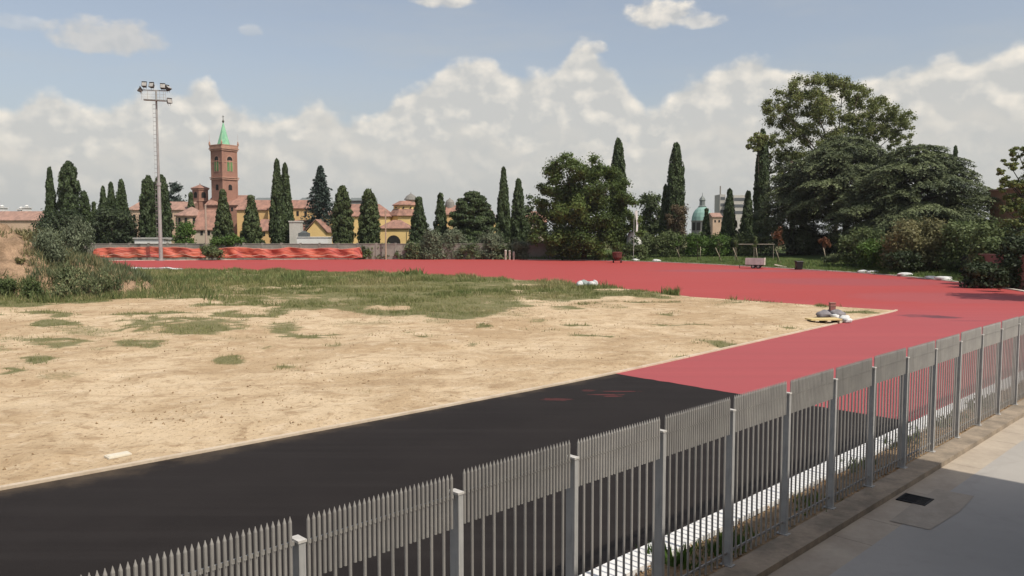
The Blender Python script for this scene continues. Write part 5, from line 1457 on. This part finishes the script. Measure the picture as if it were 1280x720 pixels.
def flag_and_tent():
    Y = 162.5; b = P(792.5, 310, Y); zz = .3
    root = thing('feather_flag', 'white feather flag on a pole right of the big leafy tree', 'flag', (b.x, Y, zz))
    z = lambda py: P(792, py, Y).z - zz
    s = Y / FOC
    mb = MB(); mb.tube([(-.1, 0, -.1), (-.05, 0, z(275)), (.15, 0, z(264)), (.55, 0, z(262.6))], [.05, .045, .035, .02], 6); o = mb.build('pole', mat('flag_pole_grey', (.5, .5, .48)), None); o.parent = root
    pts = [(.12, z(263.5)), (.62, z(262.8)), (.72, z(270)), (.80, z(280)), (.74, z(289)), (.35, z(290)), (.42, z(280)), (.28, z(271))]
    mb = MB(); mb.prism([Vector((x, .02 + .05 * math.sin(i), zq)) for i, (x, zq) in enumerate(pts)], (0, .03, 0)); o = mb.build('banner', WHITEP, None); o.parent = root
    Y = 169.0; b = P(791, 300, Y); zg = 1.2
    root = thing('white_tent', 'small white rounded tent behind the verge right of leafy tree', 'tent', (b.x, Y, zg))
    z = lambda py: P(792, py, Y).z - zg
    mb = MB(); seg = 14
    prof = [(1.35 * math.cos(i / 7 * 1.52) ** .8 + .02, -.4 + (z(288.5) + .4) * math.sin(i / 7 * 1.52)) for i in range(8)]
    mb.lathe(-.25, 0, prof, seg); o = mb.build('canopy', WHITEP, None); o.parent = root
    mb = MB(); prof = [(1.1 * math.cos(i / 5 * 1.5) ** .8 + .02, -.4 + (z(296) + .4) * math.sin(i / 5 * 1.5)) for i in range(6)]
    mb.lathe(1.15, -.3, prof, seg); o = mb.build('porch', WHITEP, None); o.parent = root
flag_and_tent()

# three pale posts and the rusty drum on the far edge of the track
for i, (px, top) in enumerate(((632.0, 313.5), (637.2, 314), (642.2, 315.5))):
    Y = 171.0; b = P(px, 324, Y); b.z = 0.0
    t = thing('marker_post', ('left', 'middle', 'right and lowest')[i] + ' of three short pale marker posts on the far track edge', 'post', b, 'three pale marker posts'); h = P(px, top, Y).z
    mb = MB(); mb.tube([(0, 0, -.1), (0, 0, h)], .24, 8); o = mb.build('shaft', mat('pale_post', (.52, .45, .38)), None); o.parent = t
    mb = MB(); mb.lathe(0, 0, [(.26, h), (.26, h + .06), (.12, h + .2)], 8); o = mb.build('cap', mat('post_top', (.6, .55, .48)), None); o.parent = t

def drum():
    p = G(771.5, 328.5)
    t = thing('spreader_machine', 'rust-red upright granule spreader on the far edge of the red track', 'machine', p)
    m = mat('rust_red_paint', (.16, .045, .035), (.10, .03, .025), 1, .7)
    mb = MB(); mb.lathe(0, 0, [(.45, .55), (.85, 1.0), (.95, 1.9), (1.0, 1.92), (1.0, 2.0), (.5, 2.1)], 14); o = mb.build('hopper', m, None); o.parent = t
    mb = MB(); mb.box(-.75, .75, -.45, .45, .38, .56); mb.tube([(.6, .1, .5), (1.35, .1, 1.5), (1.55, .1, 1.5)], .04, 6); o = mb.build('chassis', m, None); o.parent = t
    for sx in (-1, 1):
        mb = MB(); mb.tube([(sx * .62, 0, .36), (sx * .84, 0, .36)], .36, 14); o = mb.build('wheel', mat('tyre_black', (.02, .02, .02)), None); o.parent = t
drum()

def trailer():
    p = G(944, 335.5); Y = p.y; s = Y / FOC
    t = thing('trailer', 'small dusty pinkish-white box trailer parked at the track edge', 'trailer', p)
    w, d, h0, h1 = 1.45, .9, .62, 1.65
    R = Matrix.Rotation(math.radians(-24), 4, 'Z')
    def loc(mb, n, m, par=t):
        mb.v = [tuple(R @ Vector(q)) for q in mb.v]
        o = mb.build(n, m, None); o.parent = par; return o
    side = mat('dusty_panel', (.50, .43, .42), (.40, .34, .33), .8, .8); wh = mat('trailer_white', (.72, .66, .58), (.6, .54, .47), 1, .7)
    mb = MB()
    mb.box(-w, w, -d, -d + .06, h0, h1); mb.box(-w, w, d - .06, d, h0, h1); mb.box(-w, -w + .06, -d + .06, d - .06, h0, h1); mb.box(-w, w - .06, -d + .06, d - .06, h0, h0 + .08)
    for x in (-w + .5, 0, w - .5): mb.box(x - .03, x + .03, -d - .03, -d, h0, h1)
    loc(mb, 'body', side)
    mb = MB(); mb.box(w - .06, w, -d, d, h0 - .05, h1 - .5); mb.box(w - .07, w + .02, -d, d, h1 - .42, h1 + .05); loc(mb, 'tailgate', wh)
    mb = MB(); mb.box(-w + .06, w - .08, -d + .06, d - .06, h1 - .35, h1 - .1); loc(mb, 'load', mat('pale_load', (.46, .37, .33), (.3, .22, .2), 2))
    mb = MB(); mb.box(-w, w, -.5, .5, h0 - .16, h0 - .003); mb.tube([(-w, -.3, h0 - .1), (-w - 1.1, 0, h0 - .15)], .05, 6); mb.tube([(-w, .3, h0 - .1), (-w - 1.1, 0, h0 - .15)], .05, 6); mb.tube([(-w - 1.0, 0, h0 - .15), (-w - 1.0, 0, .02)], .05, 6); loc(mb, 'drawbar', mat('dark_chassis', (.05, .04, .04)))
    for sx in (-.25, .55):
        for sy in (-1, 1):
            mb = MB(); mb.tube([(sx, sy * (d - .25), .33), (sx, sy * (d - .02), .33)], .33, 14); wl = loc(mb, 'wheel', mat('tyre_black', ()))
            mb = MB(); mb.tube([(sx, sy * (d - .02), .33), (sx, sy * (d + .01), .33)], .17, 10); loc(mb, 'rim', mat('rim_grey', (.25, .22, .21)), wl)
trailer()

def bin_():
    p = G(998.5, 337.2)
    t = thing('waste_bin', 'black wheeled waste bin on the grass edge under the cedar', 'bin', p)
    m = mat('black_plastic', (.018, .018, .018), (.012, .012, .012), 3, .5)
    w0, w1, h = .40, .50, 1.25
    mb = MB(); v = [(-w0, -w0, .06), (w0, -w0, .06), (w0, w0, .06), (-w0, w0, .06), (-w1, -w1, h), (w1, -w1, h), (w1, w1, h), (-w1, w1, h)]
    mb.add(v, [(0, 3, 2, 1), (4, 5, 6, 7), (0, 1, 5, 4), (1, 2, 6, 5), (2, 3, 7, 6), (3, 0, 4, 7)]); o = mb.build('body', m, None); o.parent = t
    mb = MB(); mb.prism([Vector((-.55, -.55, h + .01)), Vector((-.55, .55, h + .01)), Vector((-.55, .5, h + .14)), Vector((-.55, -.5, h + .08))], (1.1, 0, 0)); o = mb.build('lid', m, None); o.parent = t
    for sx in (-1, 1):
        mb = MB(); mb.tube([(sx * .36, .42, .14), (sx * .46, .42, .14)], .14, 10); o = mb.build('wheel', mat('tyre_black', ()), None); o.parent = t
bin_()

# ------------------------------------------------------------------ things lying on the infield and the track edge
def lump(name, label, cat, p, rx, ry, rz, m, seed, group=None, parent=None, rot=0.0, crumple=.25, seg=14):
    rng = np.random.default_rng(seed)
    bm = bmesh.new(); bmesh.ops.create_icosphere(bm, subdivisions=3, radius=1)
    offs = rng.random(3) * 40
    for v in bm.verts:
        c = v.co.copy()
        n = float(fbm(c.x * 1.0 + offs[0], c.y + c.z * 1.3 + offs[1], .8, seed, 3)) - .5
        k = 1 + crumple * 2 * n
        x, y, z = c.x * rx * k, c.y * ry * k, c.z * rz * k
        if z < -rz * .55: z = -rz * .55
        v.co = (x * math.cos(rot) - y * math.sin(rot), x * math.sin(rot) + y * math.cos(rot), z + rz * .55)
    me = bpy.data.meshes.new(name); bm.to_mesh(me); bm.free(); me.materials.append(m)
    for q in me.polygons: q.use_smooth = True
    o = bpy.data.objects.new(name, me); COL.objects.link(o); o.location = p
    if parent is not None: o.parent = parent
    elif label: tag(o, label, cat, group)
    return o

def fz(p):   # height of the sand under a point
    return float(field_z(np.array([p.x]), np.array([p.y]))[0])
def on_field(px, py):
    p = G(px, py); p.z = fz(p) ; return p

# flat pale slab near the kerb
p = on_field(147.5, 571)
mb = MB(); mb.obox(p + Vector((0, 0, .03)), U * .28 - N * .02, N * .17, Vector((0, 0, .018)) + U * .004)
mb.obox(p + Vector((.01, .01, .053)), U * .255, N * .145, Vector((0, 0, .005)))
tag(mb.build('paving_slab', mat('slab_white', (.74, .68, .55), (.66, .60, .48), 3, .85)), 'pale rectangular slab lying flat on the sand near the track kerb', 'slab')

# white sacking at the far side of the infield
SACK = mat('white_sacking', (.72, .71, .69), (.52, .54, .54), 2.0, .8, fine=.15)
def sacks():
    t = thing('plastic_bundle', 'crumpled white plastic bundle with grey-green folds at the grass edge', 'bundle', on_field(734, 358.5))
    for i, (dx, dz, r) in enumerate(((-.75, 0, .42), (-.2, .02, .5), (.45, 0, .42), (.9, 0, .3))):
        lump('fold', None, None, (dx, (i % 2) * .3, dz), r, .45, .42, SACK if i != 1 else mat('grey_sacking', (.36, .40, .38), (.25, .3, .28), 2), 80 + i, parent=t, crumple=.45)
sacks()
# kit at the corner of the field
def kit():
    GREYS = mat('grey_cloth', (.27, .25, .26), (.18, .17, .18), 3, .85, fine=.2)
    yb = on_field(1029, 404)
    t = thing('timber_board', 'pale yellow timber board lying on dark bearers at the field corner', 'board', yb)
    ax = Vector((1, .12, 0)).normalized(); ay = Vector((-ax.y, ax.x, 0)); z = Vector((0, 0, 1))
    mb = MB(); mb.obox(z * .24, ax * 1.0, ay * .42, z * .045); o = mb.build('plank', mat('yellow_timber', (.68, .54, .27), (.6, .46, .22), 2, .8, stretch=(.3, 3, 3)), None); o.parent = t
    for k in (-.8, 0, .8):
        mb = MB(); mb.obox(ax * k + z * .09, ax * .06, ay * .40, z * .102); o = mb.build('bearer', mat('dark_bearer', (.09, .06, .035)), None); o.parent = t
    GK = 'kit piled at the field corner'
    for i, (px, py, rx, rz, rot, lb) in enumerate(((1030, 397.5, .55, .30, .1, 'grey rolled cloth bundle left of the red crate, behind the timber board'), (1046.5, 397.5, .50, .30, -.2, 'grey rolled cloth bundle right of the red crate, behind the timber board'), (1039, 396, .45, .26, .5, 'grey cloth bundle directly under the red crate'))):
        lump('cloth_bundle', lb, 'bundle', on_field(px, py), rx, .34, rz, GREYS, 120 + i, GK, rot=rot, crumple=.3)
    p = on_field(1040, 397); p.z += .38
    t = thing('red_crate', 'upright dull red crate standing on the grey bundles', 'crate', p)
    mb = MB(); mb.box(-.17, .17, -.15, .15, 0, .5); o = mb.build('body', mat('dull_red', (.32, .13, .11), (.24, .1, .09), 3), None); o.parent = t
    mb = MB(); mb.box(-.19, .19, -.17, .17, .30, .36); mb.box(-.19, .19, -.17, .17, .5, .54); o = mb.build('band', mat('crate_band', (.42, .22, .18)), None); o.parent = t
    for i, (px, py, r, lb) in enumerate(((1043.5, 398.5, .2, 'small white bag against the front of red crate'), (1055, 401, .26, 'white crumpled plastic lying right of the grey bundles'), (1060, 403.5, .22, 'white plastic scrap nearest the kerb at the field corner'))):
        lump('plastic_bag', lb, 'bag', on_field(px, py), r * 1.3, r, r * .8, SACK, 140 + i, 'white plastic scraps at the corner', crumple=.5)
kit()
# white bags on the outer kerb
for i, (px, py, r, lb) in enumerate(((1079, 341.4, .45, 'white sack on the outer kerb, first one right of the bend shrub'), (1090, 342.2, .45, 'white sack on the outer kerb, close beside the first sack'), (1131, 345.6, .5, 'white sack on the outer kerb in front of the dark shade sheet'),
                             (1163, 349, .42, 'white flattened sack on the outer kerb, left of a longer one'), (1178, 350.6, .55, 'long white sack farthest right on the outer kerb'), (820, 327.4, .5, 'white sack on the far kerb right of the rust-red spreader'), (793, 326.4, .45, 'small white sack just right of the rust-red spreader'))):
    q = G(px, py); lump('white_sack', lb, 'sack', q + Vector((.15, .15, .05)), r * 1.9, r * .8, r * .6, SACK, 160 + i, 'white sacks along the outer kerb', crumple=.4)
pw = G(977, 335.2); mb = MB(); mb.obox(pw + Vector((0, .5, .35)), Vector((1.0, 0, -.22)), Vector((0, .12, 0)), Vector((.02, 0, .09))); mb.obox(pw + Vector((.3, .7, .16)), Vector((.7, .1, 0)), Vector((0, .1, 0)), Vector((0, 0, .06)))
tag(mb.build('wooden_beam', mat('white_timber', (.66, .6, .5))), 'short white timber beam propped on the verge right of the trailer', 'beam')
# white spill of sheeting on the left far edge of the track
mb = MB(); 
pts = [G(132, 338), G(160, 337.6), (G(195, 336.9)), G(214, 337.4), G(228, 338.5)]
ribbon(mb, resample(pts, 1.2), -.9, .9, -.02, .22)
o = mb.build('sheeting_roll', SACK)
for v in o.data.vertices:
    if v.co.z > .1: v.co.z += .35 * (float(vnoise(v.co.x, v.co.y, 2.0, 3)) - .3)
tag(o, 'long crumpled white sheeting along the left far edge of the red track', 'sheeting')

# ------------------------------------------------------------------ earth heap
def heap():
    xs = np.arange(-78, -33, .28); ys = np.arange(62, 90, .28); gx, gy = np.meshgrid(xs, ys)
    h = mound_h(gx, gy)
    n = fbm(gx, gy, 5.0, 6, 4) - .5; n2 = fbm(gx, gy, 1.3, 9, 3) - .5
    h2 = h * (1 + .5 * n) + np.clip(h, 0, 1) * (n2 * 1.5 + (fbm(gx, gy, .55, 19, 2) - .5) * .5)
    z = np.where(h > .02, h2, -.15)
    V = np.stack([gx.ravel(), gy.ravel(), z.ravel()], 1); ny, nx = gx.shape
    idx = np.arange(nx * ny).reshape(ny, nx)
    F = np.stack([idx[:-1, :-1].ravel(), idx[:-1, 1:].ravel(), idx[1:, 1:].ravel(), idx[1:, :-1].ravel()], 1)
    keep = (z.ravel()[F] > -.1).any(axis=1)
    m = mat('heap_earth', (.40, .27, .175), (.20, .135, .085), .8, .95, fine=.45, bump=.3, bscale=1.5, spec=.1)
    o = quads_object('earth_heap', V, F[keep], m)
    tag(o, 'high heap of brown earth overgrown with weeds at the left edge', 'earth heap')
    for q in o.data.polygons: q.use_smooth = True
    return lambda X, Y: float(max(0, mound_h(X, Y) * (1 + .5 * (fbm(X, Y, 5.0, 6, 4) - .5)) + min(1, max(0, float(mound_h(X, Y)))) * (fbm(X, Y, 1.3, 9, 3) - .5) * 1.5))
heap_z = heap()
M_HEAPW = leaf_mat('heap_weed_leaf', (.065, .09, .04), (.23, .25, .12), .3, third=(.32, .26, .14))
GW = 'bushes growing on the earth heap'
def heap_bush(px, Y, w, h, m, lb, leaf=.16, nc=20, dens=1.0, tall=1.0):
    X = (px - 640) / FOC * Y; z = max(heap_z(X, Y), .02) - .15
    root = thing('weed_bush', lb, 'shrub', (X, Y, z), GW); rng = np.random.default_rng(int(px * 3 + Y * 11))
    W = w * Y / FOC; H = h * Y / FOC; cl = []
    for i in range(nc):
        d, q = shell(1, rng, .3); d = d[0] * q[0]; cr = .26 * min(W, H) * (.6 + .7 * rng.random())
        cl.append(((d[0] * W * .4, d[1] * W * .4, H * .45 + d[2] * H * .45), (cr, cr, cr * 1.1 * tall), int(13 * cr * cr / (leaf * leaf) * dens), .15 + .7 * rng.random()))
    crown_from_clumps('foliage', cl, m, root, leaf * .85, .32, .7, axis=(0, 0, .9), rng=rng, lo=0)
    mb = MB()
    for k in range(5): a = k * 1.3; mb.tube([(0, 0, -.1), (W * .1 * math.cos(a), W * .1 * math.sin(a), H * .4), (W * .25 * math.cos(a), W * .25 * math.sin(a), H * .75)], [.03, .02, .01], 5)
    o = mb.build('stem', BARKP, None); o.parent = root
for a in [(6, 67.5, 26, 30, M_HEDGE, 'dark bush at the foot of the heap on the left edge'), (40, 67, 30, 28, M_HEDGE, 'dark bush at the foot of the heap, second from the left edge'), (58, 73, 40, 40, M_OLIVE, 'greyish weed bush high on the right shoulder of the heap'),
          (86, 70, 46, 36, M_HEAPW, 'tall feathery weed bush on the right flank of the heap'), (110, 69, 48, 28, M_HEAPW, 'feathery weed bush at the right toe of the heap'), (96, 78, 44, 40, M_OLIVE, 'grey-green weed bush behind the right flank of the heap'), (38, 78, 40, 14, M_BROWNBUSH, 'dry scrub on the crest of the heap'),
          (62, 80, 30, 24, M_HEAPW, 'thin weeds on the crest right of the dry scrub'), (74, 66, 34, 22, M_HEAPW, 'low green bush at the middle foot of the heap'), (132, 72, 40, 22, M_HEAPW, 'lowest weed bush, farthest right beyond the heap'), (26, 71, 18, 9, M_BROWNBUSH, 'small dry bush halfway up the heap')]:
    heap_bush(*a)

# ------------------------------------------------------------------ grass, clods and litter
def grass_blades(name, X, Y, Z, h, m, tint, w=.5, rng=RNG, blades=5, spread=.12, label=None, cat=None):
    n = len(X) * blades
    Xr = np.repeat(X, blades) + rng.normal(0, spread, n); Yr = np.repeat(Y, blades) + rng.normal(0, spread, n); Zr = np.repeat(Z, blades)
    H = np.repeat(h, blades) * (.55 + .7 * rng.random(n))
    a = rng.random(n) * 2 * PI; lean = rng.normal(0, .35, (n, 2)) * H[:, None]
    ww = w * H * (.10 + .08 * rng.random(n))
    b0 = np.stack([Xr - np.cos(a) * ww, Yr - np.sin(a) * ww, Zr - .02], 1); b1 = np.stack([Xr + np.cos(a) * ww, Yr + np.sin(a) * ww, Zr - .02], 1)
    tp = np.stack([Xr + lean[:, 0], Yr + lean[:, 1], Zr + H], 1)
    V = np.stack([b0, b1, tp], 1).reshape(-1, 3)
    F = np.arange(3 * n).reshape(n, 3)
    T = np.clip(np.repeat(tint, blades) + rng.normal(0, .2, n), 0, 1)
    o = quads_object(name, V, F, m, None, T); o['kind'] = 'stuff'
    if label: tag(o, label, cat)
    return o
def field_grass():
    rng = np.random.default_rng(77)
    n = 260000
    X = rng.uniform(-75, 36, n); Y = rng.uniform(24, 128, n)
    px, py = pix(X, Y, 0); k = (px > -30) & (px < 1130) & (py < 505) & inside_poly(X, Y, FIELD); X, Y, px = X[k], Y[k], px[k]
    g = grass_cover(X, Y); keep = rng.random(len(X)) < g ** 1.5 * .48; X, Y, px, g = X[keep], Y[keep], px[keep], g[keep]
    hn = fbm(X, Y, 3.5, 12, 3)
    h = (.05 + .15 * hn) * (.6 + .7 * g)
    far = np.clip((Y - 55) / 35, 0, 1); h = h * (1 + 1.9 * far * np.clip(hn * 2.2 - .55, 0, 1))
    dry = np.clip(fbm(X, Y, 6, 15, 3) * 2.2 - .5, 0, 1)
    grass_blades('grass', X, Y, field_z(X, Y), h, leaf_mat('field_grass', (.09, .13, .035), (.34, .31, .14), 0.35, nscale=.4, third=(.34, .29, .15)), dry * .8 + .05, .75, rng, 5, .16, 'patchy green and straw grass on the sandy infield', 'grass')
    # tall weeds at heap foot and along the far edge of the infield
    n = 16000
    X = np.empty(n); Y = np.empty(n)
    px = rng.uniform(-40, 330, n); py = rng.uniform(338, 386, n)
    for i in range(n): g_ = G(px[i], py[i]); X[i] = g_.x; Y[i] = g_.y
    ed = fbm(X, Y, 3.0, 33, 4)
    k = (rng.random(n) < np.clip(1.15 - px / 270, 0, .9) * np.clip((ed - .28) * 3.5, 0, 1)) & (py < 384 - 14 * (1 - ed)); X, Y = X[k], Y[k]
    z = np.array([heap_z(x, y) for x, y in zip(X, Y)]); k = (z < 1.5); X, Y, z = X[k], Y[k], np.maximum(z, .03)[k]
    grass_blades('tall_weeds', X, Y, z, .25 + .95 * fbm(X, Y, 2.5, 31, 3) * rng.random(len(X)), leaf_mat('tall_weed', (.055, .085, .026), (.22, .235, .09), .3, nscale=.4, third=(.40, .33, .17)), rng.random(len(X)), .5, rng, 6, .25, 'tall rank green weeds around the foot of the earth heap', 'weeds')
    # feathery weeds up the right flank
    n = 8000; X = rng.uniform(-58, -36, n); Y = rng.uniform(64, 84, n); z = np.array([heap_z(x, y) for x, y in zip(X, Y)])
    pxx = 640 + 1000 * X / Y
    k = (z > .15) & (pxx > 40 + 70 * (fbm(X, Y, 3, 43, 3) - .5)); X, Y, z = X[k], Y[k], z[k]
    grass_blades('flank_weeds', X, Y, z, .35 + 1.0 * rng.random(len(X)) * fbm(X, Y, 2, 45, 3), leaf_mat('flank_weed', (.07, .095, .045), (.20, .22, .115), .3, nscale=.4, third=(.36, .29, .16)), rng.random(len(X)), .45, rng, 7, .22, 'feathery grey-green weeds up the right flank of the earth heap', 'weeds')
    # heap tufts, straw coloured
    X = rng.uniform(-74, -36, 4600); Y = rng.uniform(64, 86, 4600); z = np.array([heap_z(x, y) for x, y in zip(X, Y)]); k = (z > .3) & (fbm(X, Y, 3, 41, 3) > .42); X, Y, z = X[k], Y[k], z[k]
    grass_blades('dry_grass', X, Y, z, .25 + .5 * rng.random(len(X)), leaf_mat('straw_grass', (.11, .115, .045), (.34, .28, .15), .3, nscale=.4), rng.random(len(X)), .6, rng, 6, .2, 'straw-coloured dry grass covering the earth heap', 'grass')
field_grass()
def tall_edge_tufts():
    rng = np.random.default_rng(83)
    # ragged tufts right at the far border
    X = []; Y = []; Hh = []
    for px, py, n, h, sp in ((841, 369, 40, .8, .5), (876, 370.5, 36, .7, .5), (761, 358.5, 46, .8, .6), (515, 346, 50, 1.0, .8), (480, 348, 30, .7, .8), (700, 352, 20, .6, .6), (935, 374, 30, .45, .9), (960, 376, 30, .4, .9), (1029, 383.5, 14, .3, .3), (365, 352, 40, 1.1, .7), (300, 350, 80, .8, 3.0), (240, 352, 70, .9, 3.0), (420, 352, 50, .7, 2.4), (600, 352, 30, .5, 2.0)):
        p = G(px, py); X += list(p.x + rng.normal(0, sp, n)); Y += list(p.y + rng.normal(0, sp * .6, n)); Hh += list(h * (.5 + .6 * rng.random(n)))
    X, Y, Hh = np.array(X), np.array(Y), np.array(Hh); k = inside_poly(X, Y, FIELD); X, Y, Hh = X[k], Y[k], Hh[k]
    grass_blades('edge_weeds', X, Y, field_z(X, Y), Hh, leaf_mat('edge_weed', (0.08, 0.12, 0.035), (0.224, 0.248, 0.096), 0.3), rng.random(len(X)), .7, rng, 7, .2, 'ragged taller weed tufts along the far edge of the infield', 'weeds')
tall_edge_tufts()
def verge_grass():
    rng = np.random.default_rng(91); X = []; Y = []; Z = []
    n = len(VERGE_LINE)
    for i in range(n - 1):
        p, q = VERGE_LINE[i], VERGE_LINE[i + 1]; d = (q - p); o = Vector((d.y, -d.x, 0)).normalized()
        px = 640 + 1000 * p.x / p.y; m = int(150 if px > 780 else 90)
        for _ in range(m):
            w = .5 + 13 * rng.random() ** 1.4; r = p.lerp(q, rng.random()) + o * w
            k = np.interp(px, [430, 640, 800, 1000, 1300], [.15, .25, 1, 1, .9]); zz = float(np.interp(w, [a[0] for a in VERGE_ROWS], [a[1] for a in VERGE_ROWS]) * k)
            X.append(r.x); Y.append(r.y); Z.append(zz)
    X, Y, Z = map(np.array, (X, Y, Z)); px = 640 + 1000 * X / Y
    h = np.where(px > 790, .22 + .25 * fbm(X, Y, 4, 51, 3), .35 + 1.1 * fbm(X, Y, 4, 52, 3) * rng.random(len(X)))
    grass_blades('verge_grass', X, Y, Z, h, leaf_mat('verge_grass_leaf', (0.069, 0.112, 0.027), (0.163, 0.206, 0.062), 0.3, nscale=.3, third=(.22, .2, .09)), fbm(X, Y, 5, 53, 3), 1.0, rng, 6, .3, 'green grass and weeds on the bank beyond the red track', 'grass')
verge_grass()
def clods():
    rng = np.random.default_rng(95); n = 80000
    X = rng.uniform(-40, 30, n); Y = rng.uniform(14, 75, n); k = inside_poly(X, Y, FIELD); X, Y = X[k], Y[k]
    k = rng.random(len(X)) < np.clip((fbm(X, Y, 2.2, 61, 4) - .42) * 4, .06, 1); X, Y = X[k], Y[k]
    k = dist_to_poly(X, Y, FIELD) > .25; X, Y = X[k], Y[k]
    r = .010 + .042 * rng.random(len(X)) ** 7
    Z = field_z(X, Y) + r * .3
    base = np.array([(1, 0, -.2), (-.5, .87, -.2), (-.5, -.87, -.2), (0, 0, .8), (.2, .1, -.8)])
    n = len(X); V = base[None] * r[:, None, None] * (1 + .5 * rng.normal(0, .5, (n, 5, 1))); V = V + np.stack([X, Y, Z], 1)[:, None, :]
    f = np.array([(0, 1, 3), (1, 2, 3), (2, 0, 3), (1, 0, 4), (2, 1, 4), (0, 2, 4)]); F = (np.arange(n)[:, None, None] * 5 + f[None]).reshape(-1, 3)
    o = quads_object('dirt_clods', V.reshape(-1, 3), F, mat('clod_earth', (.40, .29, .17), (.24, .16, .085), 1.3, .95), None); tag(o, 'small dry clods of earth scattered over the sand', 'clods', kind='stuff')
clods()
def strip_litter():
    rng = np.random.default_rng(97); n = 9000
    t = rng.uniform(-8, 34, n); w = rng.uniform(.04, .92, n)
    k = rng.random(n) < .25 + .75 * (fbm(t, w, 1.1, 71, 3) > .5); t, w = t[k], w[k]; n = len(t)
    C = np.array([tuple(L(b, a, .022 + .02 * rng.random())) for a, b in zip(t, w)])
    V, F = leaf_quads(C, np.tile([0, 0, 1.0], (n, 1)), .018 + .03 * rng.random(n), .6, None, .5, rng)
    o = quads_object('fallen_leaves', V, F, leaf_mat('fallen_leaf', (.16, .085, .04), (.46, .30, .16), .1, nscale=1.0), None, rng.random(n)); tag(o, 'dry brown leaves littering the earth strip behind the fence', 'leaves', kind='stuff')
    GWF = 'weeds growing behind the steel fence'
    for i, (tt, ww, h, sp, nn, lb) in enumerate(((.9, .5, .16, .42, 170, 'lush low weed patch behind the fence beside the white channel edge'), (-.35, .75, .36, .08, 26, 'single upright weed sprig in front of the white channel edge'), (4.2, .45, .14, .35, 60, 'weed tuft behind the fence near the drain grate'), (7.4, .8, .22, .3, 40, 'straggly weeds overhanging the white edge past the drain'),
                                           (10.6, .8, .24, .5, 55, 'dark straggly weeds at the corner of the building shadow'), (13.6, .8, .26, .6, 60, 'straggly sunlit weeds overhanging the white edge beyond the shadow'), (17.2, .75, .3, .8, 70, 'farthest straggly weeds behind the fence at right edge'))):
        r2 = np.random.default_rng(200 + i); tp = tt + r2.normal(0, sp, nn); wp = np.clip(ww + r2.normal(0, .17, nn), .08, 1.2)
        pts = np.array([tuple(L(b, a, .02)) for a, b in zip(tp, wp)])
        o = grass_blades('weed_tuft', pts[:, 0], pts[:, 1], pts[:, 2], h * (.3 + .8 * r2.random(nn)), M_FRESH if i in (0, 1, 2) else M_WEED, r2.random(nn), .9, r2, 4, .05)
        tag(o, lb, 'weeds', GWF)
strip_litter()
